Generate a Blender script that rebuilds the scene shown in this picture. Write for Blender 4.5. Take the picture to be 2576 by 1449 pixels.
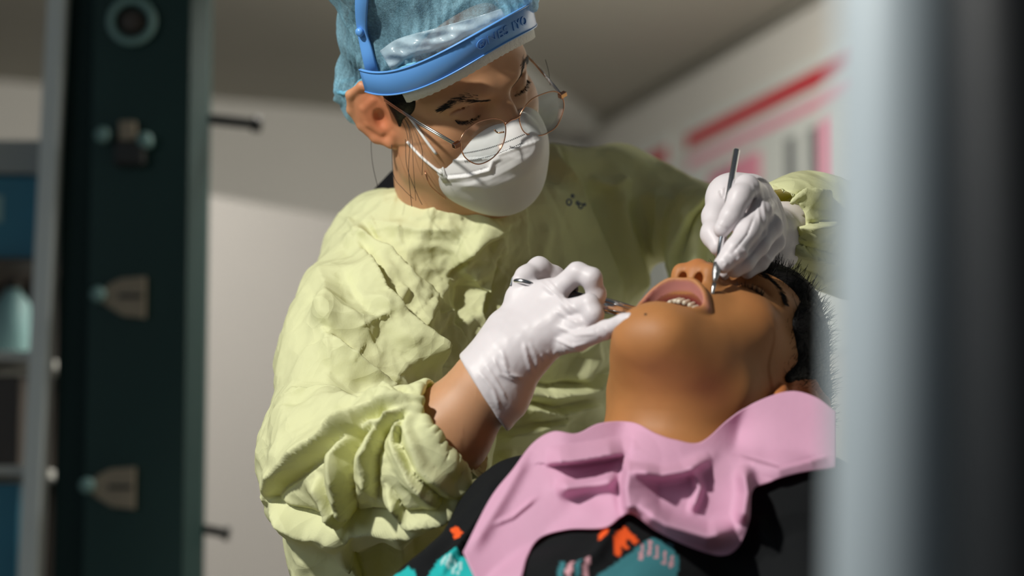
import bpy, bmesh, math, random
import numpy as np
from mathutils import Vector, Matrix
from mathutils.bvhtree import BVHTree

for o in list(bpy.data.objects):
    bpy.data.objects.remove(o)
random.seed(7)
RNG = np.random.RandomState(5)
SC = bpy.context.scene
COL = SC.collection

# ------------------------------------------------------------------ camera
FPX = 6082.0                       # 85 mm on a 36 mm wide sensor, frame 2576 x 1449
PITCH = math.radians(6.5)
CAM = np.array([0.0, 0.0, 1.0])
RX = np.array([1.0, 0.0, 0.0])
UX = np.array([0.0, -math.sin(PITCH), math.cos(PITCH)])
FX = np.array([0.0, math.cos(PITCH), math.sin(PITCH)])
cam_data = bpy.data.cameras.new('camera')
cam_data.sensor_width = 36.0
cam_data.lens = 85.0
cam_data.dof.use_dof = True
cam_data.dof.focus_distance = 2.36
cam_data.dof.aperture_fstop = 2.8
cam = bpy.data.objects.new('camera', cam_data)
cam.location = CAM
cam.rotation_euler = (math.radians(90) + PITCH, 0, 0)
COL.objects.link(cam)
SC.camera = cam

# ------------------------------------------------------------------ light
world = bpy.data.worlds.new('world')
SC.world = world
world.use_nodes = True
world.node_tree.nodes['Background'].inputs[0].default_value = (0.80, 0.90, 1.0, 1)
world.node_tree.nodes['Background'].inputs[1].default_value = 0.06


def light(name, kind, loc, target, power, size, color, **kw):
    d = bpy.data.lights.new(name, kind)
    d.energy = power
    d.color = color
    if kind == 'AREA':
        d.shape = 'RECTANGLE'
        d.size, d.size_y = size
    else:
        d.shadow_soft_size = size
    for k, v in kw.items():
        setattr(d, k, v)
    o = bpy.data.objects.new(name, d)
    COL.objects.link(o)
    o.location = loc
    o.rotation_euler = (Vector(target) - Vector(loc)).to_track_quat('-Z', 'Y').to_euler()
    return o


# the operating lamp above the chair, up and to the left of the camera
light('operating_lamp', 'SPOT', (-1.38, 0.76, 2.62), (0.36, 2.14, 1.08), 275, 0.06, (1.0, 0.97, 0.90),
      spot_size=math.radians(66), spot_blend=0.55)
# added soft cool fill from the left, no real window behind it
light('left_fill', 'AREA', (-2.6, 0.2, 1.9), (0.5, 3.0, 1.2), 14, (1.6, 1.4), (0.84, 0.93, 1.0))
# added light, not a fitting, brightening the far part of the room
light('background_fill', 'AREA', (0.15, 3.9, 2.26), (0.55, 5.2, 0.9), 88, (1.4, 0.5), (1.0, 0.95, 0.88))

SC.view_settings.view_transform = 'Standard'
SC.view_settings.look = 'None'
SC.view_settings.gamma = 1.0
SC.view_settings.use_curve_mapping = False
SC.view_settings.exposure = 0.0


# ------------------------------------------------------------------ frames
def pt(px, py, d):
    """pixel and depth -> camera-aligned metric coordinates (right, up, toward camera)"""
    return np.array([(px - 1288.0) / FPX * d, (724.5 - py) / FPX * d, -d])


def world_of(q):
    q = np.asarray(q, float)
    return CAM + q[..., 0:1] * RX + q[..., 1:2] * UX - q[..., 2:3] * FX


def wpt(px, py, d):
    return world_of(pt(px, py, d))


def local_of(w):
    w = np.asarray(w, float) - CAM
    return np.stack([w @ RX, w @ UX, -(w @ FX)], -1)


def pix_of(q):
    d = -q[..., 2]
    return 1288.0 + q[..., 0] / d * FPX, 724.5 - q[..., 1] / d * FPX


def zpt(px, py, z):
    """pixel -> point on a horizontal plane at height z (world)"""
    r = wpt(px, py, 1.0) - CAM
    return CAM + r * ((z - CAM[2]) / r[2])


class Frame:
    def __init__(self, R, t, s):
        self.R = np.array(R, float)
        u, _, v = np.linalg.svd(self.R)
        self.R = u @ v
        self.t = np.array(t, float)
        self.s = s

    def __call__(self, *p):
        p = np.array(p if len(p) == 3 else p[0], float)
        return (p * self.s) @ self.R.T + self.t

    def inv(self, q):
        return ((np.asarray(q) - self.t) @ self.R) / self.s

    def on_plane(self, px, py, p0, n):
        """pixel ray meets a plane given in this frame; returns frame coordinates"""
        a = self.inv(np.zeros(3))
        b = self.inv(pt(px, py, 1.0)) - a
        n = np.array(n, float)
        k = ((np.array(p0) - a) @ n) / (b @ n)
        return a + b * k


# ------------------------------------------------------------------ implicit surfaces
class Grid:
    def __init__(self, *axes):
        self.ax = [np.asarray(a, np.float32) for a in axes]
        self.D = np.full([len(a) for a in self.ax], 1.0, np.float32)

    def block(self, lo, hi):
        sl, co = [], []
        for i in range(3):
            a = max(0, int(np.searchsorted(self.ax[i], lo[i])) - 1)
            b = min(len(self.ax[i]), int(np.searchsorted(self.ax[i], hi[i])) + 1)
            if b <= a:
                return None
            sl.append(slice(a, b))
            sh = [1, 1, 1]
            sh[i] = b - a
            co.append(self.ax[i][a:b].reshape(sh))
        return tuple(sl), co

    def op(self, d, sl, k, mode):
        A = self.D[sl]
        if mode == 'sub':
            if k > 0:
                h = np.maximum(k - np.abs(A + d), 0) / k
                self.D[sl] = np.maximum(A, -d) + h * h * k * .25
            else:
                self.D[sl] = np.maximum(A, -d)
        else:
            if k > 0:
                h = np.maximum(k - np.abs(A - d), 0) / k
                self.D[sl] = np.minimum(A, d) - h * h * k * .25
            else:
                self.D[sl] = np.minimum(A, d)

    def rc(self, a, b, ra, rb, k=0.0, mode='add'):
        a = np.asarray(a, np.float32)
        b = np.asarray(b, np.float32)
        m = max(ra, rb) + k + .012
        blk = self.block(np.minimum(a, b) - m, np.maximum(a, b) + m)
        if blk is None:
            return self
        sl, (X, Y, Z) = blk
        v = b - a
        L = float(v @ v) + 1e-12
        h = np.clip(((X - a[0]) * v[0] + (Y - a[1]) * v[1] + (Z - a[2]) * v[2]) / L, 0, 1)
        d = np.sqrt((X - a[0] - h * v[0]) ** 2 + (Y - a[1] - h * v[1]) ** 2 + (Z - a[2] - h * v[2]) ** 2) - (ra + (rb - ra) * h)
        self.op(d, sl, k, mode)
        return self

    def chain(self, pts, rad, k=0.0, mode='add'):
        rad = rad if hasattr(rad, '__len__') else [rad] * len(pts)
        for i in range(len(pts) - 1):
            self.rc(pts[i], pts[i + 1], rad[i], rad[i + 1], k, mode)
        return self

    def el(self, c, r, M=None, k=0.0, mode='add'):
        c = np.asarray(c, np.float32)
        r = np.asarray(r, np.float32)
        M = np.eye(3) if M is None else np.asarray(M)
        e = np.sqrt(((M * r) ** 2).sum(1)) + k + .012
        blk = self.block(c - e, c + e)
        if blk is None:
            return self
        sl, (X, Y, Z) = blk
        X, Y, Z = X - c[0], Y - c[1], Z - c[2]
        P = [X * M[0, i] + Y * M[1, i] + Z * M[2, i] for i in range(3)]
        k0 = np.sqrt(sum((P[i] / r[i]) ** 2 for i in range(3)))
        k1 = np.sqrt(sum((P[i] / (r[i] * r[i])) ** 2 for i in range(3))) + 1e-9
        self.op((k0 * (k0 - 1) / k1).astype(np.float32), sl, k, mode)
        return self

    def cut(self, p, n, k=0.0):
        """keep the half space in front of the plane (p, n)"""
        n = np.asarray(n, float)
        n = n / np.linalg.norm(n)
        s = [a.reshape([-1 if i == j else 1 for j in range(3)]) for i, a in enumerate(self.ax)]
        d = (s[0] - p[0]) * n[0] + (s[1] - p[1]) * n[1] + (s[2] - p[2]) * n[2]
        self.op(d.astype(np.float32), (slice(None),) * 3, k, 'sub2') if False else None
        A = self.D
        e = (-d).astype(np.float32)
        if k > 0:
            h = np.maximum(k - np.abs(A - e), 0) / k
            self.D = np.maximum(A, e) + h * h * k * .25
        else:
            self.D = np.maximum(A, e)
        return self

    def mesh(self):
        D = self.D
        S = D < 0
        nx, ny, nz = D.shape
        act = np.zeros((nx - 1, ny - 1, nz - 1), np.int8)
        for i in (0, 1):
            for j in (0, 1):
                for k in (0, 1):
                    act += S[i:nx - 1 + i, j:ny - 1 + j, k:nz - 1 + k]
        I = np.argwhere((act > 0) & (act < 8))
        ids = np.full(act.shape, -1, np.int32)
        ids[I[:, 0], I[:, 1], I[:, 2]] = np.arange(len(I))
        acc = np.zeros((len(I), 3))
        cnt = np.zeros(len(I))
        cor = {}
        for i in (0, 1):
            for j in (0, 1):
                for k in (0, 1):
                    cor[(i, j, k)] = D[I[:, 0] + i, I[:, 1] + j, I[:, 2] + k]
        for c0 in cor:
            for a in range(3):
                if c0[a] == 0:
                    c1 = list(c0)
                    c1[a] = 1
                    v0, v1 = cor[c0], cor[tuple(c1)]
                    x = (v0 < 0) != (v1 < 0)
                    t = np.where(x, v0 / np.where(x, v0 - v1, 1), 0)
                    p = np.zeros((len(I), 3))
                    p[:] = c0
                    p[:, a] += t
                    acc[x] += p[x]
                    cnt[x] += 1
        V = I + acc / cnt[:, None]
        out = np.zeros_like(V)
        for a in range(3):
            out[:, a] = np.interp(V[:, a], np.arange(len(self.ax[a])), self.ax[a])
        F = []
        for a in range(3):
            b, c = (a + 1) % 3, (a + 2) % 3
            n = [nx, ny, nz]
            s0 = [slice(1, n[i] - 1) for i in range(3)]
            s0[a] = slice(0, n[a] - 1)
            s1 = list(s0)
            s1[a] = slice(1, n[a])
            A0, A1 = S[tuple(s0)], S[tuple(s1)]
            E = np.argwhere(A0 != A1)
            if not len(E):
                continue
            ins = A0[E[:, 0], E[:, 1], E[:, 2]]
            E = E.copy()
            E[:, b] += 1
            E[:, c] += 1
            q = []
            for db, dc in ((-1, -1), (0, -1), (0, 0), (-1, 0)):
                g = E.copy()
                g[:, b] += db
                g[:, c] += dc
                q.append(ids[g[:, 0], g[:, 1], g[:, 2]])
            q = np.stack(q, 1)
            q[~ins] = q[~ins][:, ::-1]
            F.append(q)
        return out, np.concatenate(F)


def axis(lo, hi, coarse, fine=None, step=None):
    if fine is None:
        return np.arange(lo, hi + coarse, coarse)
    a = np.arange(lo, fine[0], coarse)
    b = np.arange(fine[0], fine[1], step)
    c = np.arange(fine[1], hi + coarse, coarse)
    return np.concatenate([a, b, c])


def vnormals(V, F):
    N = np.zeros_like(V)
    n = np.cross(V[F[:, 2]] - V[F[:, 0]], V[F[:, 3 % F.shape[1]]] - V[F[:, 1]]) if F.shape[1] == 4 else \
        np.cross(V[F[:, 1]] - V[F[:, 0]], V[F[:, 2]] - V[F[:, 0]])
    for i in range(F.shape[1]):
        np.add.at(N, F[:, i], n)
    return N / (np.linalg.norm(N, axis=1, keepdims=True) + 1e-12)


def relax(V, F, it=1, lam=.5):
    for _ in range(it):
        S = np.zeros_like(V)
        C = np.zeros(len(V))
        for i in range(4):
            a, b = F[:, i], F[:, (i + 1) % 4]
            np.add.at(S, a, V[b])
            np.add.at(S, b, V[a])
            np.add.at(C, a, 1)
            np.add.at(C, b, 1)
        V = V + lam * (S / C[:, None] - V)
    return V


def refine(V, F):
    """one Catmull-Clark style split: every quad into four"""
    e = np.concatenate([np.stack([F[:, i], F[:, (i + 1) % 4]], 1) for i in range(4)])
    es = np.sort(e, 1)
    u, inv = np.unique(es, axis=0, return_inverse=True)
    inv = inv.reshape(4, len(F))
    fc = V[F].mean(1)
    fe = np.zeros((len(u), 3))
    ce = np.zeros(len(u))
    for i in range(4):
        np.add.at(fe, inv[i], fc)
        np.add.at(ce, inv[i], 1)
    mid = (V[u[:, 0]] + V[u[:, 1]]) * .5
    ep = np.where(ce[:, None] >= 2, (mid + fe / np.maximum(ce, 1)[:, None]) * .5, mid)
    n0, n1 = len(V), len(V) + len(u)
    fi = np.arange(len(F)) + n1
    Q = [np.stack([F[:, i], inv[i] + n0, fi, inv[(i - 1) % 4] + n0], 1) for i in range(4)]
    return np.concatenate([relax(V, F, 1, .3), ep, fc]), np.concatenate(Q)


# ------------------------------------------------------------------ noise
def vnoise(P, seed=0):
    """cheap smooth 3D noise in -1..1 from summed sines with random directions"""
    r = np.random.RandomState(seed)
    s = np.zeros(len(P))
    for i in range(7):
        w = r.normal(size=3)
        w *= (.7 + .9 * r.rand()) / np.linalg.norm(w) * 2 * np.pi
        s += np.sin(P @ w + r.rand() * 6.28 + 1.3 * np.sin(P @ r.normal(size=3) * 2.1 + i))
    return s / 3.6


def tri(x):
    return np.abs((x % 1.0) * 2 - 1)


def crumple(P, seed, n=9, w0=.05, w1=.16):
    """facets with sharp creases: gated triangle waves in random directions"""
    r = np.random.RandomState(seed)
    s = np.zeros(len(P))
    for i in range(n):
        d = r.normal(size=3)
        d /= np.linalg.norm(d)
        wl = w0 * (w1 / w0) ** r.rand()
        ph = .13 * vnoise(P / (wl * 3.2), seed * 31 + i)
        gate = np.clip(.5 + .9 * vnoise(P / (wl * 2.2) + 9.1, seed * 17 + i + 50), 0, 1)
        s += (tri(P @ d / wl + ph + r.rand()) - .5) * wl * gate
    return s / math.sqrt(n)


def folds(px, py, items):
    """raised folds drawn as polylines in the picture: (points, half width px, height m, kind)"""
    out = np.zeros(len(px))
    for pts, w, amp, kind in items:
        P = np.array(pts, float)
        seg = np.linalg.norm(np.diff(P, axis=0), axis=1)
        cum = np.concatenate([[0], np.cumsum(seg)])
        best = np.full(len(px), 1e9)
        sd = np.zeros(len(px))
        al = np.zeros(len(px))
        for i in range(len(P) - 1):
            v = P[i + 1] - P[i]
            L = v @ v
            h = np.clip(((px - P[i, 0]) * v[0] + (py - P[i, 1]) * v[1]) / L, 0, 1)
            dx, dy = px - P[i, 0] - h * v[0], py - P[i, 1] - h * v[1]
            d = np.hypot(dx, dy)
            m = d < best
            best = np.where(m, d, best)
            sd = np.where(m, np.sign(v[0] * dy - v[1] * dx) * d, sd)
            al = np.where(m, (cum[i] + h * seg[i]) / cum[-1], al)
        taper = np.clip(np.minimum(al, 1 - al) * 5 + .12, 0, 1)
        if kind == 'r':
            g = np.clip(1 - best / w, 0, 1)
        elif kind == 's':
            g = np.exp(-(best / (w * .5)) ** 2)
        else:                       # tuck: gentle on one side, a sharp drop on the other
            g = np.where(sd >= 0, np.clip(1 - sd / w, 0, 1), np.clip(1 + sd / (w * .27), 0, 1))
            g = np.where(best <= w * 1.01, g, 0)
            g = g - .38 * np.exp(-((sd + w * .26) / (w * .13)) ** 2) * (best < w)
        out += amp * g * taper
    return out


# ------------------------------------------------------------------ meshes and objects
def new_mesh(name, V, F, smooth=True, col=None):
    me = bpy.data.meshes.new(name)
    V = np.asarray(V, np.float32)
    if isinstance(F, np.ndarray):
        me.vertices.add(len(V))
        me.vertices.foreach_set('co', V.ravel())
        k = F.shape[1]
        me.loops.add(F.size)
        me.loops.foreach_set('vertex_index', F.astype(np.int32).ravel())
        me.polygons.add(len(F))
        me.polygons.foreach_set('loop_start', np.arange(0, F.size, k, dtype=np.int32))
        me.update(calc_edges=True)
    else:
        me.from_pydata([tuple(map(float, v)) for v in V], [], [tuple(map(int, f)) for f in F])
    me.validate()
    if smooth:
        me.polygons.foreach_set('use_smooth', np.ones(len(me.polygons), bool))
    if col is not None:
        a = me.color_attributes.new('Col', 'FLOAT_COLOR', 'POINT')
        c = np.ones((len(V), 4), np.float32)
        c[:, :3] = col
        a.data.foreach_set('color', c.ravel())
    me.update()
    return me


def place(name, me, mat, parent=None, label=None, cat=None, group=None, kind=None):
    o = bpy.data.objects.new(name, me)
    COL.objects.link(o)
    if mat is not None and me is not None:
        me.materials.clear()
        me.materials.append(mat)
    if parent is not None:
        o.parent = parent
        o.matrix_parent_inverse = Matrix.Identity(4)
        o.location = -root_of(parent)
    if label:
        o['label'] = label
    if cat:
        o['category'] = cat
    if group:
        o['group'] = group
    if kind:
        o['kind'] = kind
    return o


def root_of(o):
    v = Vector((0, 0, 0))
    while o is not None:
        v += o.location
        o = o.parent
    return v


def empty(name, loc, label, cat, group=None):
    o = bpy.data.objects.new(name, None)
    COL.objects.link(o)
    o.empty_display_size = .1
    o.location = loc
    o['label'] = label
    o['category'] = cat
    if group:
        o['group'] = group
    return o


def put(name, V, F, mat, parent=None, smooth=True, col=None, q=True, **kw):
    """V in camera-aligned coordinates (q) or world"""
    V = np.asarray(V, float)
    if q:
        V = world_of(V)
    return place(name, new_mesh(name, V, F, smooth, col), mat, parent, **kw)


def box_vf(c, half, M=None, bevel=0.0, seg=2):
    bm = bmesh.new()
    bmesh.ops.create_cube(bm, size=2.0)
    bmesh.ops.scale(bm, vec=Vector(half), verts=bm.verts)
    if bevel > 0:
        bmesh.ops.bevel(bm, geom=list(bm.edges), offset=bevel, segments=seg, profile=.5, affect='EDGES')
    V = np.array([v.co[:] for v in bm.verts])
    F = [[v.index for v in f.verts] for f in bm.faces]
    bm.free()
    if M is not None:
        V = V @ np.asarray(M, float).T
    return V + np.asarray(c, float), F


def join(*parts):
    V, F, n = [], [], 0
    for v, f in parts:
        V.append(np.asarray(v, float))
        F += [[i + n for i in g] for g in f]
        n += len(v)
    return np.concatenate(V), F


def smooth_line(pts, n, closed=False):
    P = np.array(pts, float)
    m = len(P)
    out = []
    segs = m if closed else m - 1
    for i in range(segs):
        if closed:
            p0, p1, p2, p3 = P[(i - 1) % m], P[i], P[(i + 1) % m], P[(i + 2) % m]
        else:
            p1, p2 = P[i], P[i + 1]
            p0 = P[i - 1] if i > 0 else 2 * p1 - p2
            p3 = P[i + 2] if i + 2 < m else 2 * p2 - p1
        for t in np.arange(n) / n:
            out.append(.5 * (2 * p1 + (p2 - p0) * t + (2 * p0 - 5 * p1 + 4 * p2 - p3) * t * t + (3 * p1 - p0 - 3 * p2 + p3) * t ** 3))
    if not closed:
        out.append(P[-1])
    return np.array(out)


def tube(pts, r, sides=8, closed=False, cap=True):
    P = np.asarray(pts, float)
    n = len(P)
    r = np.broadcast_to(np.asarray(r, float), (n,))
    T = np.gradient(P, axis=0) if not closed else np.roll(P, -1, 0) - np.roll(P, 1, 0)
    T /= np.linalg.norm(T, axis=1, keepdims=True) + 1e-12
    u = np.cross(T[0], [.3, .5, .81])
    u /= np.linalg.norm(u)
    V, F = [], []
    for i in range(n):
        u = u - T[i] * (u @ T[i])
        u /= np.linalg.norm(u)
        w = np.cross(T[i], u)
        for a in range(sides):
            t = 2 * math.pi * a / sides
            V.append(P[i] + r[i] * (math.cos(t) * u + math.sin(t) * w))
    for i in range(n if closed else n - 1):
        j = (i + 1) % n
        for a in range(sides):
            b = (a + 1) % sides
            F.append([i * sides + a, i * sides + b, j * sides + b, j * sides + a])
    if cap and not closed:
        F.append(list(range(sides))[::-1])
        F.append([(n - 1) * sides + a for a in range(sides)])
    return np.array(V), F


def lathe(a, b, prof, sides=20):
    """profile of (distance along a->b in metres from a, radius)"""
    a, b = np.asarray(a, float), np.asarray(b, float)
    t = (b - a) / np.linalg.norm(b - a)
    P = np.array([a + t * s for s, _ in prof])
    V, F = [], []
    u = np.cross(t, [.31, .52, .79])
    u /= np.linalg.norm(u)
    w = np.cross(t, u)
    for p, (s, r) in zip(P, prof):
        for k in range(sides):
            g = 2 * math.pi * k / sides
            V.append(p + r * (math.cos(g) * u + math.sin(g) * w))
    for i in range(len(prof) - 1):
        for k in range(sides):
            l = (k + 1) % sides
            F.append([i * sides + k, i * sides + l, (i + 1) * sides + l, (i + 1) * sides + k])
    F.append(list(range(sides))[::-1])
    F.append([(len(prof) - 1) * sides + k for k in range(sides)])
    return np.array(V), F


def ribbon(C, N, W, half, th):
    """swept flat band: centre line C, outward normals N, width directions W"""
    C, N, W = (np.asarray(x, float) for x in (C, N, W))
    half = np.broadcast_to(np.asarray(half, float), (len(C),))
    V, F = [], []
    e = min(th * .35, .0012)
    for c, n, w, h in zip(C, N, W, half):
        for a, b in ((-h + e, 0), (-h, th * .3), (-h, th * .7), (-h + e, th), (h - e, th), (h, th * .7), (h, th * .3), (h - e, 0)):
            V.append(c + w * a + n * b)
    m = 8
    for i in range(len(C) - 1):
        for k in range(m):
            l = (k + 1) % m
            F.append([i * m + k, (i + 1) * m + k, (i + 1) * m + l, i * m + l])
    F.append(list(range(m)))
    F.append([(len(C) - 1) * m + k for k in range(m)][::-1])
    return np.array(V), F


def patch(top, bot, nu, nv, depth, thick):
    """sheet between two picture curves with its own depth; closed with a real thickness"""
    a, b = smooth_line(top, 12), smooth_line(bot, 12)

    def res(p, n):
        s = np.concatenate([[0], np.cumsum(np.linalg.norm(np.diff(p, axis=0), axis=1))])
        t = np.linspace(0, s[-1], n)
        return np.stack([np.interp(t, s, p[:, i]) for i in range(p.shape[1])], 1)
    a, b = res(a, nu), res(b, nu)
    t = np.linspace(0, 1, nv)[:, None, None]
    P = (1 - t) * a[None] + t * b[None]
    P = P.reshape(-1, P.shape[-1])
    d = depth(P)
    Q = np.stack([(P[:, 0] - 1288) / FPX * d, (724.5 - P[:, 1]) / FPX * d, -d], 1)
    i, j = np.meshgrid(np.arange(nv - 1), np.arange(nu - 1), indexing='ij')
    k = (i * nu + j).ravel()
    F = np.stack([k, k + nu, k + nu + 1, k + 1], 1)
    N = vnormals(Q, F)
    n = len(Q)
    B = Q - N * thick
    rim = np.concatenate([np.arange(nu), np.arange(1, nv) * nu + nu - 1, (nv - 1) * nu + np.arange(nu - 2, -1, -1), np.arange(nv - 2, 0, -1) * nu])
    nx = np.roll(rim, -1)
    S = np.stack([rim, nx, nx + n, rim + n], 1)
    return np.concatenate([Q, B]), np.concatenate([F, F[:, ::-1] + n, S])


def bvh_of(V, F):
    return BVHTree.FromPolygons([tuple(v) for v in V], [tuple(int(i) for i in f) for f in F])


def hit(bvh, px, py):
    d = pt(px, py, 1.0)
    r = bvh.ray_cast(Vector((0, 0, 0)), Vector(d).normalized())
    return (np.array(r[0]), np.array(r[1])) if r[0] is not None else (None, None)


# ------------------------------------------------------------------ materials
def mat(name, color=(.5, .5, .5), rough=.5, metal=0.0, spec=.5, vcol=False, sss=0.0, sss_r=(.8, .3, .15), bump=None,
        trans=0.0, alpha=0.0, noise=None, coat=0.0, sheen=0.0, tcol=None):
    """procedural material; bump=(scale, strength, distance[, detail]); noise=(scale, amount) colour variation"""
    m = bpy.data.materials.new(name)
    m.use_nodes = True
    nt = m.node_tree
    b = nt.nodes['Principled BSDF']
    L = nt.links.new
    b.inputs['Base Color'].default_value = (*color, 1)
    b.inputs['Roughness'].default_value = rough
    b.inputs['Metallic'].default_value = metal
    b.inputs['Specular IOR Level'].default_value = spec
    b.inputs['Coat Weight'].default_value = coat
    b.inputs['Sheen Weight'].default_value = sheen
    src = None
    if vcol:
        a = nt.nodes.new('ShaderNodeAttribute')
        a.attribute_name = 'Col'
        src = a.outputs['Color']
    tc = nt.nodes.new('ShaderNodeTexCoord')
    if noise:
        n = nt.nodes.new('ShaderNodeTexNoise')
        n.inputs['Scale'].default_value = noise[0]
        n.inputs['Detail'].default_value = 5
        L(tc.outputs['Object'], n.inputs['Vector'])
        mr = nt.nodes.new('ShaderNodeMapRange')
        mr.inputs['From Min'].default_value = .25
        mr.inputs['From Max'].default_value = .75
        mr.inputs['To Min'].default_value = 1 - noise[1]
        mr.inputs['To Max'].default_value = 1 + noise[1]
        L(n.outputs['Fac'], mr.inputs['Value'])
        mx = nt.nodes.new('ShaderNodeVectorMath')
        mx.operation = 'SCALE'
        if src is None:
            mx.inputs[0].default_value = color
        else:
            L(src, mx.inputs[0])
        L(mr.outputs[0], mx.inputs['Scale'])
        src = mx.outputs[0]
    if src is not None:
        L(src, b.inputs['Base Color'])
    if sss > 0:
        b.inputs['Subsurface Weight'].default_value = sss
        b.inputs['Subsurface Radius'].default_value = sss_r
        b.inputs['Subsurface Scale'].default_value = .012
    if bump:
        n = nt.nodes.new('ShaderNodeTexNoise')
        n.inputs['Scale'].default_value = bump[0]
        n.inputs['Detail'].default_value = bump[3] if len(bump) > 3 else 3
        L(tc.outputs['Object'], n.inputs['Vector'])
        bp = nt.nodes.new('ShaderNodeBump')
        bp.inputs['Strength'].default_value = bump[1]
        bp.inputs['Distance'].default_value = bump[2]
        L(n.outputs['Fac'], bp.inputs['Height'])
        L(bp.outputs[0], b.inputs['Normal'])
    out = nt.nodes['Material Output']
    sh = b.outputs[0]
    if trans > 0:
        t = nt.nodes.new('ShaderNodeBsdfTranslucent')
        if src is not None and tcol is None:
            L(src, t.inputs['Color'])
        elif tcol is not None:
            t.inputs['Color'].default_value = (*tcol, 1)
        else:
            t.inputs['Color'].default_value = (*color, 1)
        ms = nt.nodes.new('ShaderNodeMixShader')
        ms.inputs[0].default_value = trans
        L(sh, ms.inputs[1])
        L(t.outputs[0], ms.inputs[2])
        sh = ms.outputs[0]
    if alpha > 0:
        t = nt.nodes.new('ShaderNodeBsdfTransparent')
        ms = nt.nodes.new('ShaderNodeMixShader')
        ms.inputs[0].default_value = alpha
        L(sh, ms.inputs[1])
        L(t.outputs[0], ms.inputs[2])
        sh = ms.outputs[0]
    L(sh, out.inputs['Surface'])
    return m


def crease(m, scales, dist, strength):
    """fine pressed creases: warped cell relief added to the material's bump"""
    nt = m.node_tree
    L = nt.links.new
    b = nt.nodes['Principled BSDF']
    tc = nt.nodes.new('ShaderNodeTexCoord')
    nz = nt.nodes.new('ShaderNodeTexNoise')
    nz.inputs['Scale'].default_value = 9
    L(tc.outputs['Object'], nz.inputs['Vector'])
    wv = nt.nodes.new('ShaderNodeVectorMath')
    wv.operation = 'MULTIPLY_ADD'
    wv.inputs[1].default_value = (.08, .08, .08)
    L(nz.outputs['Color'], wv.inputs[0])
    L(tc.outputs['Object'], wv.inputs[2])
    prev = b.inputs['Normal'].links[0].from_socket if b.inputs['Normal'].links else None
    for s, d in zip(scales, dist):
        v = nt.nodes.new('ShaderNodeTexVoronoi')
        v.inputs['Scale'].default_value = s
        L(wv.outputs[0], v.inputs['Vector'])
        bp = nt.nodes.new('ShaderNodeBump')
        bp.inputs['Strength'].default_value = strength
        bp.inputs['Distance'].default_value = d
        L(v.outputs['Distance'], bp.inputs['Height'])
        if prev is not None:
            L(prev, bp.inputs['Normal'])
        prev = bp.outputs[0]
    L(prev, b.inputs['Normal'])


def lens_mat():
    m = bpy.data.materials.new('lens_glass')
    m.use_nodes = True
    nt = m.node_tree
    nt.nodes.remove(nt.nodes['Principled BSDF'])
    t = nt.nodes.new('ShaderNodeBsdfTransparent')
    t.inputs[0].default_value = (.93, .95, .95, 1)
    g = nt.nodes.new('ShaderNodeBsdfGlossy')
    g.inputs['Roughness'].default_value = .05
    lw = nt.nodes.new('ShaderNodeLayerWeight')
    pw = nt.nodes.new('ShaderNodeMath')
    pw.operation = 'POWER'
    pw.inputs[1].default_value = 4.0
    nt.links.new(lw.outputs['Facing'], pw.inputs[0])
    fr = nt.nodes.new('ShaderNodeMath')
    fr.operation = 'MULTIPLY_ADD'
    fr.inputs[1].default_value = .5
    fr.inputs[2].default_value = .035
    nt.links.new(pw.outputs[0], fr.inputs[0])
    ms = nt.nodes.new('ShaderNodeMixShader')
    nt.links.new(fr.outputs[0], ms.inputs[0])
    nt.links.new(t.outputs[0], ms.inputs[1])
    nt.links.new(g.outputs[0], ms.inputs[2])
    nt.links.new(ms.outputs[0], nt.nodes['Material Output'].inputs['Surface'])
    return m


M = {}
M['wall'] = mat('wall_paint', (.50, .49, .45), .85, bump=(60, .15, .002), noise=(1.3, .06))
M['partition'] = mat('partition_paint', (.23, .222, .21), .8, bump=(60, .1, .002), noise=(1.1, .05))
M['ceiling'] = mat('ceiling_paint', (.40, .385, .33), .9, noise=(1.2, .06))
M['trim'] = mat('trim_paint', (.52, .53, .49), .7, noise=(4, .04))
M['floor'] = mat('floor_tile', (.34, .33, .31), .4, noise=(3, .1))
M['skin_d'] = mat('skin_dentist', vcol=True, rough=.52, sss=.22, bump=(900, .12, .0004), noise=(45, .06))
M['skin_b'] = mat('skin_boy', vcol=True, rough=.56, spec=.38, sss=.15, bump=(800, .14, .0004), noise=(40, .07))
M['gown'] = mat('gown_nonwoven', vcol=True, rough=.75, spec=.3, trans=.22, tcol=(.85, .83, .10), bump=(520, .25, .0006), noise=(14, .035))
crease(M['gown'], (16, 38), (.012, .005), .55)
M['latex'] = mat('latex_glove', (.70, .655, .675), .45, spec=.4, sss=.12, sss_r=(.6, .35, .3), bump=(70, .12, .0012), noise=(30, .03))
M['cap'] = mat('cap_nonwoven', vcol=True, rough=.55, trans=.22, alpha=.44, bump=(900, .7, .0006), noise=(420, .34))
M['hair'] = mat('black_hair', (.005, .0045, .0045), .55, spec=.2, bump=(300, .5, .0015), noise=(80, .3))
M['brow'] = mat('brow_hair', (.012, .008, .006), .6)
M['mask'] = mat('mask_fabric', (.82, .81, .80), .8, sss=.1, sss_r=(.5, .4, .4), bump=(900, .15, .0003), trans=.1)
M['elastic'] = mat('white_elastic', (.8, .8, .78), .8, bump=(900, .4, .0004))
M['foam'] = mat('white_foam', (.78, .78, .75), .9, bump=(420, .9, .0012))
M['blue'] = mat('blue_plastic', (.13, .36, .80), .32, spec=.5, noise=(20, .03))
M['film'] = mat('cloudy_film', (.60, .76, .85), .25, spec=.6, alpha=.6, bump=(120, .5, .002), noise=(60, .12))
M['gold'] = mat('rose_gold_wire', (.62, .32, .20), .22, metal=1.0)
M['silver'] = mat('silver_wire', (.62, .60, .58), .25, metal=1.0)
M['lens'] = lens_mat()
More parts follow.
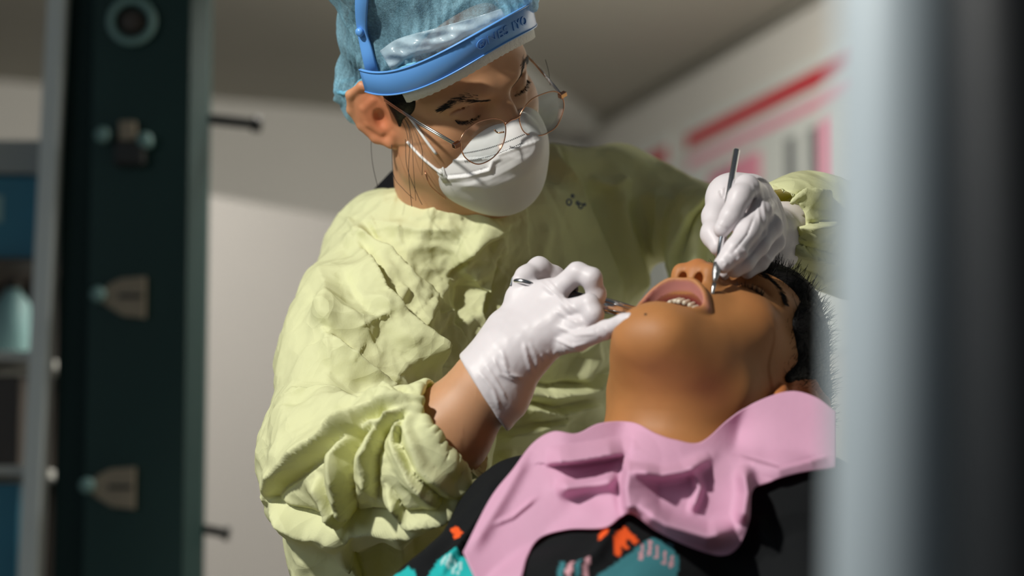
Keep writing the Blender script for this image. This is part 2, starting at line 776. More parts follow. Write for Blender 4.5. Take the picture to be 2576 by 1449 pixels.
M['black_cloth'] = mat('black_jersey', (.006, .006, .007), .9, spec=.15, bump=(300, .3, .0008))
M['shirt'] = mat('printed_shirt', vcol=True, rough=.9, spec=.12, bump=(220, .3, .0008))
M['bib'] = mat('pink_paper_bib', (.80, .47, .655), .7, trans=.28, tcol=(.85, .22, .42), bump=(160, .25, .0012), noise=(20, .03))
M['chrome'] = mat('chrome_steel', (.80, .80, .81), .2, metal=1.0, bump=(40, .03, .001))
M['steel'] = mat('satin_steel', (.48, .48, .48), .3, metal=1.0)
M['dark_steel'] = mat('dark_steel', (.10, .10, .11), .25, metal=1.0)
M['knurl'] = mat('knurled_steel', (.42, .42, .42), .35, metal=1.0, bump=(900, .8, .0006))
M['tooth'] = mat('tooth_enamel', (.62, .54, .42), .25, sss=.2, sss_r=(.5, .4, .3), noise=(200, .08))
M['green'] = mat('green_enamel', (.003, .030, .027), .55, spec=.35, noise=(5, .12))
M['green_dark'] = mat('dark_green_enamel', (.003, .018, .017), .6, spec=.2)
M['brass'] = mat('tan_plastic', (.25, .21, .15), .6, noise=(20, .1))
M['pale'] = mat('pale_green_plastic', (.14, .26, .25), .4)
M['black'] = mat('black_plastic', (.010, .011, .010), .55)
M['jamb'] = mat('white_jamb', (.55, .60, .60), .6)
M['teal'] = mat('teal_card', (.02, .16, .24), .6, noise=(10, .1))
M['brown'] = mat('brown_card', (.045, .035, .028), .6)
M['mint'] = mat('mint_plastic', (.20, .36, .36), .5)
M['ash'] = mat('grey_board', (.30, .32, .31), .7)
M['shelf'] = mat('shelf_board', (.45, .46, .43), .6)
M['poster'] = mat('poster_paper', (.52, .55, .52), .8, noise=(6, .03))
M['red'] = mat('red_print', (.42, .008, .02), .75)
M['pink'] = mat('pink_print', (.62, .24, .32), .8)
M['rose'] = mat('rose_print', (.50, .18, .26), .8)
M['grey'] = mat('grey_print', (.14, .15, .15), .8, noise=(40, .25))
M['pole'] = mat('painted_pole', (.44, .51, .55), .42, metal=.1, noise=(4, .05))
M['vinyl'] = mat('black_vinyl', (.014, .016, .018), .5, bump=(90, .2, .001))
M['print_blue'] = mat('blue_ink', (.02, .06, .22), .7)


# ================================================================== the setting
def slab(name, quad, th, m, **kw):
    """quad of world points, thickened away from the camera side"""
    Q = np.array(quad, float)
    n = np.cross(Q[1] - Q[0], Q[3] - Q[0])
    n /= np.linalg.norm(n)
    if n @ (CAM - Q.mean(0)) > 0:
        n = -n
    V = np.concatenate([Q, Q + n * th])
    F = [[0, 1, 2, 3], [7, 6, 5, 4]] + [[i, i + 4, (i + 1) % 4 + 4, (i + 1) % 4] for i in range(4)]
    return put(name, V, F, m, smooth=False, q=False, **kw)


def up_quad(a, b, z0, z1):
    return [(a[0], a[1], z0), (b[0], b[1], z0), (b[0], b[1], z1), (a[0], a[1], z1)]


ZC = 2.30
E1 = zpt(1470, 330, ZC)
E2 = zpt(2030, 0, ZC)
wd = (E2 - E1) / np.linalg.norm(E2 - E1)          # along the right wall, towards the viewer
E3 = E1 + wd * 6.2
bd = np.array([-wd[1], wd[0], 0.0])
bd = bd if bd[0] < 0 else -bd                       # along the back wall, to the left
bd = bd * .98 + np.array([0, -1, 0]) * .2
bd /= np.linalg.norm(bd)
E4 = E1 + bd * 4.2
slab('wall_right', up_quad(E1, E3, 0, ZC), .12, M['wall'], kind='structure')
slab('wall_back', up_quad(E4, E1, 0, ZC), .12, M['wall'], kind='structure')
slab('ceiling', [(-4.2, 2.9, ZC), (E3[0] + .4, 2.9, ZC), (E3[0] + .4, E1[1] + .6, ZC), (-4.2, E1[1] + .6, ZC)], .1, M['ceiling'], kind='structure')
slab('floor', [(-4.2, -1.5, 0), (4, -1.5, 0), (4, E1[1] + .6, 0), (-4.2, E1[1] + .6, 0)], .1, M['floor'], kind='structure')
# low partition behind the dentist, its top edge falling away to the right
Pa = zpt(520, 490, 1.75)
Pb = zpt(870, 553, 1.75)
pdv = (Pb - Pa) / np.linalg.norm(Pb - Pa)
Pa2, Pb2 = Pa - pdv * 1.3, Pa + pdv * 1.15
slab('wall_partition', up_quad(Pa2, Pb2, 0, 1.75), .08, M['partition'], kind='structure')
# light batten under the ceiling that runs into the corner
b0, b1 = zpt(1462, 318, ZC - .03), zpt(1215, 150, ZC - .03)
bw = (b1 - b0) / np.linalg.norm(b1 - b0)
bs = np.array([-bw[1], bw[0], 0])
V, F = box_vf((b0 + b1) / 2, (np.linalg.norm(b1 - b0) / 2, .05, .03), np.stack([bw, bs, [0, 0, 1]], 1), .004)
put('trim_1', V, F, M['trim'], q=False, smooth=False, kind='structure')
# dark shadow-gap bead along the right wall top
V, F = tube([E1 + [0, 0, -.012] - bd * -.012, E3 + [0, 0, -.012]], .011, 6)
put('trim_2', V, F, M['ceiling'], q=False, kind='structure')


# posters on the right wall --------------------------------------------------
wn = np.array([wd[1], -wd[0], 0.0])
wn = wn if wn @ (CAM - E1) > 0 else -wn


def on_wall(px, py, off=0.0):
    r = wpt(px, py, 1.0) - CAM
    k = ((E1 + wn * off - CAM) @ wn) / (r @ wn)
    return CAM + r * k


def wall_xy(px, py):
    p = on_wall(px, py) - E1
    return p @ wd, p[2]


def wall_rect(name, s0, s1, z0, z1, off, th, m, parent=None, skew=0.0, **kw):
    c = E1 + wd * (s0 + s1) / 2 + np.array([0, 0, (z0 + z1) / 2]) + wn * (off + th / 2)
    V, F = box_vf(c, ((s1 - s0) / 2, th / 2, (z1 - z0) / 2), np.stack([wd, wn, [0, 0, 1]], 1))
    return put(name, V, F, m, parent, q=False, smooth=False, **kw)


def poster(s0, s1, ztop, zbot, label, full):
    base = E1 + wd * (s0 + s1) / 2 + np.array([0, 0, zbot])
    t = empty('wall_poster', base, label, 'poster', 'posters on the right wall')
    wall_rect('sheet', s0, s1, zbot, ztop, .002, .004, M['poster'], t)
    h = zb[1] - zb[0]
    wall_rect('red_band', s0 + .03, s1 - .03, zb[0], zb[1], .006, .002, M['red'], t, label='red heading band')
    wall_rect('pink_line', s0 + .04, s1 - .03, zp[0], zp[1], .006, .002, M['pink'], t)
    if full:
        for px0, px1, py0, py1, m in ((1838, 1920, 395, 470, 'pink'), (1790, 1850, 425, 480, 'rose'), (1983, 2012, 345, 520, 'grey'), (2040, 2068, 320, 520, 'grey'), (2066, 2110, 300, 520, 'pink')):
            a, za = wall_xy(px0, py0)
            b, zb2 = wall_xy(px1, py1)
            wall_rect('printed_block', a, b, wall_xy((px0 + px1) / 2, py1)[1], wall_xy((px0 + px1) / 2, py0)[1], .006, .002, M[m], t)
    return t


s_red, z_hi = wall_xy(1735, 340)
_, z_lo = wall_xy(1735, 378)
zb = (z_lo, z_hi)
zp = (wall_xy(1745, 422)[1], wall_xy(1745, 400)[1])
s_end = wall_xy(2330, 100)[0]
poster(s_red - .035, s_end, z_hi + .03, z_lo - .62, 'large white wall poster with long red band, nearer the grey pole', True)
sL = wall_xy(1682, 400)[0]
poster(sL - .75, sL + .035, z_hi + .03, z_lo - .62, 'white wall poster with red band showing above the raised shoulder', False)


# green steel post on the left ------------------------------------------------
def cbox(name, px0, px1, py0, py1, d, th, m, parent=None, bevel=.002, lean=0.0, **kw):
    """upright box whose front face covers the pixel rectangle at depth d (world vertical sides)"""
    a, b = wpt(px0, py0, d), wpt(px1, py1, d)
    y = (a[1] + b[1]) / 2
    c = [(a[0] + b[0]) / 2, y + th / 2, (a[2] + b[2]) / 2]
    V, F = box_vf(c, (abs(b[0] - a[0]) / 2, th / 2, abs(a[2] - b[2]) / 2), None, bevel)
    return put(name, V, F, m, parent, q=False, smooth=False, **kw)


GD = 3.75


def gz(py):
    return wpt(300, py, GD)[2]


gx = lambda px: wpt(px, 724, GD)[0]
gy = wpt(300, 724, GD)[1]
post = empty('steel_post', (gx(330), gy, 0), 'dark green painted steel post with a row of latches', 'post')


def gpart(name, px0, px1, z0, z1, y0, y1, m, parent=post, bevel=.002, **kw):
    x0, x1 = gx(px0), gx(px1)
    V, F = box_vf(((x0 + x1) / 2, (y0 + y1) / 2, (z0 + z1) / 2), ((x1 - x0) / 2, (y1 - y0) / 2, (z1 - z0) / 2), None, bevel)
    return put(name, V, F, m, parent, q=False, smooth=False, **kw)


gpart('face_panel', 222, 470, 0, 2.22, gy, gy + .05, M['green'])
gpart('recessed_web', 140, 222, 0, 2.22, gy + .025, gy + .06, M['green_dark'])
# bevelled right flange
x0, x1 = gx(470), gx(512)
V = [(x0, gy, 0), (x1, gy + .03, 0), (x1, gy + .06, 0), (x0, gy + .05, 0)]
V = np.array(V + [(a, b, 2.22) for a, b, _ in V])
put('side_flange', V, [[3, 2, 1, 0], [4, 5, 6, 7]] + [[i, (i + 1) % 4, (i + 1) % 4 + 4, i + 4] for i in range(4)], M['green'], post, q=False, smooth=False)
# hanging latches: fan shaped tan plate with a pale pivot
for pxc, pyc in ((318, 750), (300, 1230)):
    z = gz(pyc)
    xs = gx(pxc)
    s = 1 / (FPX / GD)
    out = [(-55, 14), (-40, 32), (-10, 47), (50, 52), (50, -52), (-5, -46), (-38, -26), (-55, -14)]
    V = np.array([(xs + a * s, gy - .014, z + b * s) for a, b in out] + [(xs + a * s, gy, z + b * s) for a, b in out])
    n = len(out)
    latch = put('latch', V, [list(range(n)), list(range(n, 2 * n))[::-1]] + [[i, i + n, (i + 1) % n + n, (i + 1) % n] for i in range(n)], M['brass'], post, q=False, smooth=False, label='tan fan-shaped latch plate')
    V, F = lathe((xs - 66 * s, gy, z + 6 * s), (xs - 66 * s, gy - .03, z + 6 * s), [(0, .012), (.02, .012), (.026, .009), (.027, .003)], 16)
    put('pivot', V, F, M['pale'], latch, q=False)
    V, F = box_vf((xs + 15 * s, gy - .016, z + 2 * s), (.018, .003, .003), None, .001)
    put('slot', V, F, M['black'], latch, q=False, smooth=False)
# clip with two pale studs and a black catch
s = GD / FPX
z = gz(345)
xs = gx(312)
catch = put('catch', *box_vf((xs + 12 * s, gy - .012, z - 38 * s), (.024, .014, .020), None, .006), M['black'], post, q=False, smooth=False, label='black catch')
put('tab', *box_vf((xs + 6 * s, gy - .014, z + 18 * s), (.013, .008, .016), None, .003), M['brass'], catch, q=False, smooth=False)
for dx, dz in ((-56, 8), (50, -6)):
    V, F = lathe((xs + dx * s, gy, z + dz * s), (xs + dx * s, gy - .03, z + dz * s), [(0, .011), (.02, .013), (.027, .010), (.029, .003)], 16)
    put('stud', V, F, M['pale'], catch, q=False)
# ring at the top
z = gz(40)
V, F = tube([(gx(322) + .033 * math.cos(t), gy - .012, z + .033 * math.sin(t)) for t in np.linspace(0, 2 * math.pi, 33)[:-1]], .0065, 8, closed=True)
ring = put('ring', V, F, M['pale'], post, q=False, label='round pale ring pull')
V, F = lathe((gx(322), gy, z), (gx(322), gy - .014, z), [(0, .020), (.012, .018), (.014, .010)], 20)
put('boss', V, F, M['brown'], ring, q=False)
# dark bolts sticking out to the right
for pxe, py, r in ((648, 287, .0085), (580, 1338, .0075)):
    z = gz(py)
    V, F = lathe((gx(500), gy + .04, z + .006), (gx(pxe), gy + .04, z - .004), [(0, r), ((gx(pxe) - gx(500)) * .82, r), ((gx(pxe) - gx(500)) * .83, r * 1.5), ((gx(pxe) - gx(500)) * .99, r * 1.5), ((gx(pxe) - gx(500)), r * .8)], 14)
    put('bolt', V, F, M['black'], post, q=False, label='black bolt')

# shelf bay to the left of the post -------------------------------------------
bay = empty('shelf_bay', (gx(20), gy + .1, 0), 'pale framed open shelf bay at the left edge', 'shelf')
lean = math.radians(1.6)
V, F = box_vf((0, 0, 0), (.0145, .03, 1.1), None, .003)
Ry = np.array([[math.cos(lean), 0, math.sin(lean)], [0, 1, 0], [-math.sin(lean), 0, math.cos(lean)]])
c = wpt(100, 724, GD + .02)
put('upright', V @ Ry.T + [c[0], c[1], 1.12], F, M['jamb'], bay, q=False, smooth=False, label='white upright')
gpart('shelf_board', -260, 84, gz(905), gz(880), gy + .03, gy + .34, M['shelf'], bay)
gpart('shelf_board', -260, 84, gz(1195), gz(1172), gy + .03, gy + .34, M['shelf'], bay)
gpart('top_board', -260, 92, gz(418), gz(330), gy + .05, gy + .34, M['ash'], bay)
gpart('back_panel', -260, 100, .05, gz(418), gy + .34, gy + .36, M['brown'], bay)


def shelf_item(name, px0, px1, py0, py1, m, label, cat, kind='box'):
    x0, x1 = gx(px0), gx(px1)
    z0, z1 = gz(py1), gz(py0)
    y = gy + .14
    if kind == 'box':
        t = empty(name, ((x0 + x1) / 2, y, z0), label, cat)
        put('body', *box_vf(((x0 + x1) / 2, y, (z0 + z1) / 2), ((x1 - x0) / 2, .09, (z1 - z0) / 2), None, .004), m, t, q=False, smooth=False)
        put('label_strip', *box_vf(((x0 + x1) / 2 - .02, y - .091, z0 + (z1 - z0) * .6), ((x1 - x0) / 4, .0015, (z1 - z0) * .16), None), M['mint'], t, q=False, smooth=False)
    else:
        r = (x1 - x0) / 2
        h = z1 - z0
        t = empty(name, ((x0 + x1) / 2, y, z0), label, cat)
        V, F = lathe(((x0 + x1) / 2, y, z0), ((x0 + x1) / 2, y, z1), [(0, r * .9), (.006, r), (h * .66, r), (h * .8, r * .55), (h * .84, r * .4), (h * .86, r * .4)], 24)
        put('body', V, F, m, t, q=False)
        V, F = lathe(((x0 + x1) / 2, y, z0 + h * .86), ((x0 + x1) / 2, y, z1), [(0, r * .45), (h * .13, r * .45), (h * .14, r * .4)], 20)
        put('cap', V, F, M['brown'], t, q=False)
    return t


shelf_item('carton', -150, 74, 424, 640, M['teal'], 'teal carton on the top of the left shelf bay', 'box')
gpart('shelf_board', -260, 84, gz(652), gz(640), gy + .03, gy + .34, M['brown'], bay)
shelf_item('bottle', -60, 32, 672, 880, M['mint'], 'pale mint bottle on the middle shelf', 'bottle', 'bottle')
shelf_item('carton', -120, 40, 940, 1172, M['brown'], 'dark brown carton under the pale shelf board', 'box')
shelf_item('carton', -200, 44, 1215, 1500, M['teal'], 'dark teal carton at the bottom left edge', 'box')

# near pole on the right --------------------------------------------------------
def pole(name, px, d, r, z0, z1, tilt, m, label, ringz):
    t = empty(name, (wpt(px, 724, d)[0], wpt(px, 724, d)[1], z0), label, 'pole')
    a, b = wpt(px, 724, d), wpt(px, 724, d)
    a = np.array([a[0] - tilt * (a[2] - z0), a[1], z0])
    b = np.array([b[0] + tilt * (z1 - b[2]), b[1], z1])
    L = np.linalg.norm(b - a)
    put('tube', *lathe(a, b, [(0, r), (L, r)], 64), m, t, q=False)
    put('base', *lathe(a, a + [0, 0, .05], [(0, r * 1.25), (.02, r * 1.25), (.03, r * 1.22), (.05, r * 1.05)], 48), M['black'], t, q=False)
    for z in ringz:
        p = a + (b - a) * ((z - z0) / (z1 - z0))
        put('collar', *lathe(p, p + [0, 0, .05], [(0, r), (.002, r * 1.06), (.048, r * 1.06), (.05, r)], 48), M['black'], t, q=False)
    return t


pole('near_pole', 2282, .98, .0305, 0, 2.2, .03, M['pole'], 'thick blue-grey metal pole close to the camera on the right', (.3, 1.9))
pole('near_pole', 2556, .93, .0235, 0, 2.2, .0, M['vinyl'], 'added matte black post standing in for the dark side of the grey pole', (.3,))  # added post: its black stands in for the grey pole's unlit side


# ================================================================== heads
UL = [(-.0295, .0765, -.072), (-.021, .0865, -.0615), (-.010, .0925, -.0560), (0, .0930, -.0565), (.010, .0925, -.0560), (.021, .0865, -.0615), (.0295, .0765, -.072)]
LL_ = [(-.0295, .0765, -.072), (-.020, .0750, -.087), (-.009, .0745, -.0945), (.009, .0745, -.0945), (.020, .0750, -.087), (.0295, .0765, -.072)]
def build_head(g, T, boy=False):
    """adds skull, face, ears and neck root to the grid g in frame T (x right, y front, z up)"""
    s = T.s

    def el(c, r, k, mode='add', rot=None):
        Mx = T.R if rot is None else T.R @ rot
        g.el(T(*c), np.array(r) * s, Mx, k * s, mode)

    def ch(pts, rad, k, mode='add'):
        rad = [x * s for x in (rad if hasattr(rad, '__len__') else [rad] * len(pts))]
        g.chain([T(*p) for p in pts], rad, k * s, mode)

    el((0, -.012, .035), (.074, .094, .086), 0)
    el((0, .028, -.012), (.064, .066, .075), .03)
    el((0, .050, .045), (.058, .040, .045), .02)
    nb = .84 if boy else 1.0            # a child's narrower jaw
    jz = -.108 if not boy else -.113
    jy = .066 if not boy else .058
    for sx in (-1, 1):
        ch([(sx * .056 * nb, -.004, -.030), (sx * .053 * nb, .006, -.066), (sx * .016 * nb, jy, jz)], [.017 * nb, .016 * nb, .017 * nb], .03 * nb)
        el((sx * .043, .052, -.022), (.021, .020, .020), .025)
        el((sx * .040 * nb, .040, -.055), (.022 * nb, .026, .03), .03 * nb)
    el((0, jy, jz + .006), (.020, .013, .013) if boy else (.020, .016, .016), .032)
    if boy:
        el((0, .036, -.097), (.030, .036, .017), .035)
    el((0, .034, -.078), (.044 * nb, .044, .040 * nb), .03 * nb)
    # under the jaw
    el((0, .012, -.09 + (1 - nb) * .06), (.042 * nb, .05, .03 * nb), .03 * nb)
    # brow
    ch([(-.044, .066, .024), (-.018, .084, .024), (.018, .084, .024), (.044, .066, .024)], [.010, .011, .011, .010], .015)
    # eye sockets, lids
    for sx in (-1, 1):
        ez = 0.0 if boy else .004
        el((sx * .032, .098, .004 + ez), (.019, .016, .011), .014, 'sub')
        g.rc(T(sx * .032, .0715, .002 + ez), T(sx * .033, .0715, .002 + ez), .0145 * s, .0142 * s, .005 * s)
        lid = [(sx * (.032 + .0155 * math.cos(a)), .0822 - .006 * abs(math.cos(a)) ** 2 + .0008, .002 + ez - .0052 * math.sin(a) - .001 * math.cos(a)) for a in np.linspace(0.1, math.pi - .1, 9)]
        ch(lid, .0011, .0016, 'sub')
        up = [(sx * (.032 + .017 * math.cos(a)), .0815 - .006 * abs(math.cos(a)) ** 2, .010 + ez * .5 + .004 * math.sin(a)) for a in np.linspace(0.2, math.pi - .2, 9)]
        ch(up, .0006, .003, 'sub')
    # nose
    ny = -.006 if boy else 0
    ch([(0, .086, .018), (0, .0975 + ny * .6, -.004), (0, .107 + ny, -.024)], [.0085, .0085, .0105 if boy else .0115], .010)
    for sx in (-1, 1):
        el((sx * .0135, .0965, -.030), (.0085, .0115, .0085), .008)
    el((0, .101 + ny, -.032), (.006, .010, .006), .006)
    # mouth
    if boy:
        el((0, .073, -.050), (.030, .017, .018), .018)
        el((0, .064, -.097), (.024, .011, .012), .015)
        su, sl_ = smooth_line(UL, 4), smooth_line(LL_, 4)
        ch(su, np.interp(np.arange(len(su)), np.linspace(0, len(su) - 1, 7), [.003, .0042, .0054, .0047, .0054, .0042, .003]), .005)
        ch(sl_, np.interp(np.arange(len(sl_)), np.linspace(0, len(sl_) - 1, 6), [.003, .0042, .0046, .0046, .0042, .003]), .005)
        el((0, .078, -.0740), (.0270, .045, .0200), .003, 'sub')
        el((0, .055, -.070), (.026, .035, .022), .003, 'sub')
    else:
        ch([(-.024, .078, -.066), (0, .093, -.063), (.024, .078, -.066)], [.003, .006, .003], .006)
        ch([(-.024, .078, -.068), (0, .091, -.074), (.024, .078, -.068)], [.003, .007, .003], .006)
    for sx in (-1, 1):
        el((sx * .0076, .1005 + ny, -.0385), (.0040, .0075, .0085), .0015, 'sub')
    # ears
    for sx in (-1, 1):
        def e(y, z, o=0.0):
            return (sx * (.0715 + .55 * (.012 - y) + o), y - .008, z)
        el(e(-.008, .0), (.005, .022, .030), .006, rot=np.array([[math.cos(.5), -sx * math.sin(.5), 0], [sx * math.sin(.5), math.cos(.5), 0], [0, 0, 1]]))
        hel = [e(.014, -.002), e(.012, .014), e(.004, .029), (e(-.012, .033)), e(-.026, .022), e(-.029, .004), e(-.022, -.014), e(-.010, -.028), e(.004, -.033), e(.010, -.022)]
        ch(hel, [.003, .0035, .004, .0042, .0042, .004, .004, .0055, .006, .004], .004)
        ch([e(-.002, .018, .002), e(-.013, .008, .002), e(-.012, -.010, .002), e(-.002, -.020, .002)], [.0028, .003, .003, .003], .004)
        el(e(.004, -.003, .006), (.006, .008, .011), .004, 'sub')


def head_color(Q, T, base, lip, boy):
    P = T.inv(Q)
    C = np.tile(np.array(base), (len(Q), 1))
    # redder nose, cheeks and ears
    def tint(c, r, col, a):
        d = np.linalg.norm((P - np.array(c)) / np.array(r), axis=1)
        w = np.clip(1.2 - d, 0, 1)[:, None] * a
        return C * (1 - w) + np.array(col) * w
    red = np.array(base) * np.array([1.1, .78, .7])
    for sx in (-1, 1):
        C = tint((sx * .045, .055, -.02), (.03, .03, .025), red, .35)
        C = tint((sx * .08, -.015, 0), (.02, .04, .05), red * np.array([1.12, .8, .7]), .8)
        C = tint((sx * .032, .085, .004), (.022, .02, .012), np.array(base) * .72, .5)
    C = tint((0, .108, -.026), (.022, .022, .018), red, .4)
    if boy:
        ul = np.array(list(smooth_line(UL, 4)) + list(smooth_line(LL_, 4))[::-1][1:])
        best = np.full(len(P), 1e9)
        for a, b in zip(ul[:-1], ul[1:]):
            v = b - a
            h = np.clip(((P - a) @ v) / (v @ v), 0, 1)
            best = np.minimum(best, np.linalg.norm(P - a - h[:, None] * v, axis=1))
        w = (np.clip((.0061 - best) / .0026, 0, 1) * np.where(P[:, 2] > -.075, 1, .55))[:, None]
        C = C * (1 - w) + np.array(lip) * w
        ins = (np.abs(P[:, 0]) < .028) & (P[:, 1] < .086) & (P[:, 1] > .02) & (P[:, 2] < -.05) & (P[:, 2] > -.094) & (best > .004)
        d = np.linalg.norm((P - np.array((0, .060, -.072))) / np.array((.030, .040, .024)), axis=1)
        w = np.where(ins, np.clip((1.06 - d) * 8, 0, 1), 0)[:, None]
        C = C * (1 - w) + np.array((.20, .035, .03)) * w
    return C


def strands(roots, dirs, length, r, droop=None, seg=3):
    V, F = [], []
    for p, d in zip(roots, dirs):
        L = length * random.uniform(.7, 1.15)
        P = [p + d * L * t + (np.array(droop) * L * t * t if droop is not None else 0) for t in np.linspace(0, 1, seg + 1)]
        v, f = tube(P, [r * (1 - .75 * t) for t in np.linspace(0, 1, seg + 1)], 4, cap=False)
        V.append(v)
        F += [[i + len(v) * (len(V) - 1) for i in g] for g in f]
    return np.concatenate(V), F


# ================================================================== the dentist
DH = Frame([[-.755, .63, -.181], [-.47, -.327, .82], [.457, .704, .543]], pt(1120, 209, 2.5), 1.013)
dentist = empty('person', world_of(pt(1200, 1400, 2.75)) * [1, 1, 0], 'person in yellow gown, face mask and blue cap bending over the reclining patient', 'person')
hc = DH(0, 0, 0)
g = Grid(axis(-.42, .50, .009, (hc[0] - .115, hc[0] + .115), .0016),
         axis(-1.15, .36, .009, (hc[1] - .155, hc[1] + .12), .0017),
         axis(-2.98, -2.20, .009, (hc[2] - .135, hc[2] + .125), .0017))
build_head(g, DH)
# neck, shoulders, trunk
g.chain([DH(0, -.025, -.06), pt(1135, 470, 2.57), pt(1185, 600, 2.64)], [.056, .052, .060], .03)
g.rc(pt(1050, 700, 2.66), pt(1540, 560, 2.76), .05, .045, .04)
g.rc(pt(1230, 800, 2.70), pt(1230, 1300, 2.76), .11, .12, .06)
g.rc(pt(1230, 1300, 2.76), pt(1220, 1700, 2.80), .12, .14, .06)
for sx in (-70, 130):
    g.chain([pt(1190 + sx * 1.5, 1750, 2.80), pt(1180 + sx * 1.6, 2500, 2.82), pt(1180 + sx * 1.6, 3350, 2.86)], [.085, .06, .045], .03)
# right arm (picture left) and forearm
RW = pt(1236, 955, 2.255)
g.chain([pt(980, 690, 2.62), pt(900, 960, 2.47), pt(900, 1230, 2.345)], [.045, .042, .040], .03)
g.chain([pt(900, 1230, 2.345), pt(1010, 1170, 2.288), pt(1120, 1090, 2.264), RW, pt(1300, 880, 2.255)], [.040, .043, .0375, .0275, .024], .03)
# left arm (picture right)
g.chain([pt(1560, 530, 2.76), pt(1780, 590, 2.72), pt(2150, 620, 2.58), pt(1960, 590, 2.42), pt(1890, 560, 2.33)], [.045, .04, .036, .026, .022], .03)
V, F = g.mesh()
V = relax(V, F, 1, .35)
SKIN_D = (.54, .285, .150)
body_d = (V, F)
put('body', V, F, M['skin_d'], dentist, col=head_color(V, DH, SKIN_D, (.6, .3, .25), False), label='light brown skin of face, ear, neck and forearm')
bvh_d = bvh_of(V, F)
bm_lo = V[:, 1].min()


def snap(P, off=0.0):
    r = bvh_d.find_nearest(Vector(P))
    return np.array(r[0]) + np.array(r[1]) * off


# eyebrows and lashes
def brow(bvh, T, sx, pts, n, wid, L, name, parent, r=.00042):
    line = smooth_line([T(sx * p[0], p[1], p[2]) for p in pts], 12)
    R_, D_ = [], []
    for i in range(n):
        k = random.uniform(0, len(line) - 2)
        a = line[int(k)]
        tg = line[int(k) + 1] - line[int(k)]
        tg /= np.linalg.norm(tg)
        w = wid * (1 - abs(k / len(line) - .35) * 1.1)
        p = a + T.R[:, 2] * random.gauss(0, w * .45) * T.s
        h = bvh.find_nearest(Vector(p))
        R_.append(np.array(h[0]) - np.array(h[1]) * .0004)
        d = tg * .95 + T.R[:, 2] * random.uniform(-.05, .45) + np.array(h[1]) * .22
        D_.append(d / np.linalg.norm(d))
    V, F = strands(R_, D_, L, r)
    return put(name, V, F, M['brow'], parent)


for sx in (1, -1):
    brow(bvh_d, DH, sx, [(.012, .095, .0180), (.028, .090, .0240), (.042, .078, .0255), (.053, .066, .0205)], 460, .0056, .0075, 'eyebrow', dentist, .00036)
    lid = [(sx * (.032 + .0155 * math.cos(a)), .0822 - .006 * abs(math.cos(a)) ** 2 + .0008, .006 - .0052 * math.sin(a) - .001 * math.cos(a)) for a in np.linspace(0.1, math.pi - .1, 40)]
    R_ = [snap(DH(*p)) for p in lid for _ in range(3)]
    D_ = []
    for p in R_:
        d = DH.R[:, 1] * .8 - DH.R[:, 2] * .55 + DH.R[:, 0] * random.uniform(-.2, .2)
        D_.append(d / np.linalg.norm(d))
    put('eyelashes', *strands(R_, D_, .0075, .00035, DH.R[:, 2] * .3), M['brow'], dentist)

# hair under the cap, temples, loose strands
g = Grid(*[np.arange(hc[i] - .135, hc[i] + .14, .0026) for i in range(3)])
g.el(DH(0, -.014, .036), np.array([.0775, .0975, .089]) * DH.s, DH.R)
for sx in (1, -1):
    g.el(DH(sx * .066, .020, .030), np.array([.0105, .022, .028]) * DH.s, DH.R, .01)
    g.rc(DH(sx * .0695, .016, .022), DH(sx * .070, .012, -.012), .006, .003, .01)
g.el(DH(0, -.07, -.02), np.array([.055, .035, .05]) * DH.s, DH.R, .02)
g.cut(DH(0, .062, .05), -DH.R[:, 1] * .9 + DH.R[:, 2] * .35, .004)
V, F = g.mesh()
hair = put('hair', V, F, M['hair'], dentist, label='dark hair under the cap')
for line in ([(988, 268, 2.47), (1012, 290, 2.45), (1034, 335, 2.45), (1040, 420, 2.45), (1046, 505, 2.46)],
             [(1000, 270, 2.46), (1030, 330, 2.44), (1028, 430, 2.44), (1036, 520, 2.45)],
             [(944, 300, 2.52), (934, 350, 2.51), (937, 410, 2.50), (950, 470, 2.50)],
             [(1020, 350, 2.46), (1024, 420, 2.46), (1050, 490, 2.46), (1062, 515, 2.46)],
             [(985, 360, 2.48), (990, 440, 2.47), (1014, 475, 2.46), (1040, 500, 2.46)],
             [(1005, 275, 2.455), (1040, 320, 2.44), (1062, 380, 2.43), (1062, 440, 2.44)],
             [(985, 268, 2.47), (1008, 300, 2.455), (1022, 330, 2.455), (1030, 372, 2.455)],
             [(1372, 150, 2.47), (1380, 180, 2.46), (1384, 215, 2.46)]):
    P = smooth_line([pt(*p) for p in line], 10)
    put('loose_strand', *tube(P, .0003, 4), M['brow'], hair)

# cap
g = Grid(*[np.arange(hc[i] - .16, hc[i] + .19, .0020) for i in range(3)])
g.el(DH(0, -.014, .052), np.array([.082, .101, .094]) * DH.s, DH.R)
g.el(DH(-.030, .046, .088), np.array([.058, .060, .052]) * DH.s, DH.R, .03)
g.el(DH(.010, -.030, .135), np.array([.075, .080, .050]) * DH.s, DH.R, .03)
cutn = DH.R[:, 2] - DH.R[:, 1] * .42
g.cut(DH(0, .10, .086), cutn, .006)
g.el(DH(.050, -.060, -.004), np.array([.036, .040, .036]) * DH.s, DH.R, .03)
g.el(DH(-.045, -.058, .0), np.array([.036, .040, .036]) * DH.s, DH.R, .03)
V, F = g.mesh()
V = relax(V, F, 1, .3)
N = vnormals(V, F)
P = DH.inv(V)
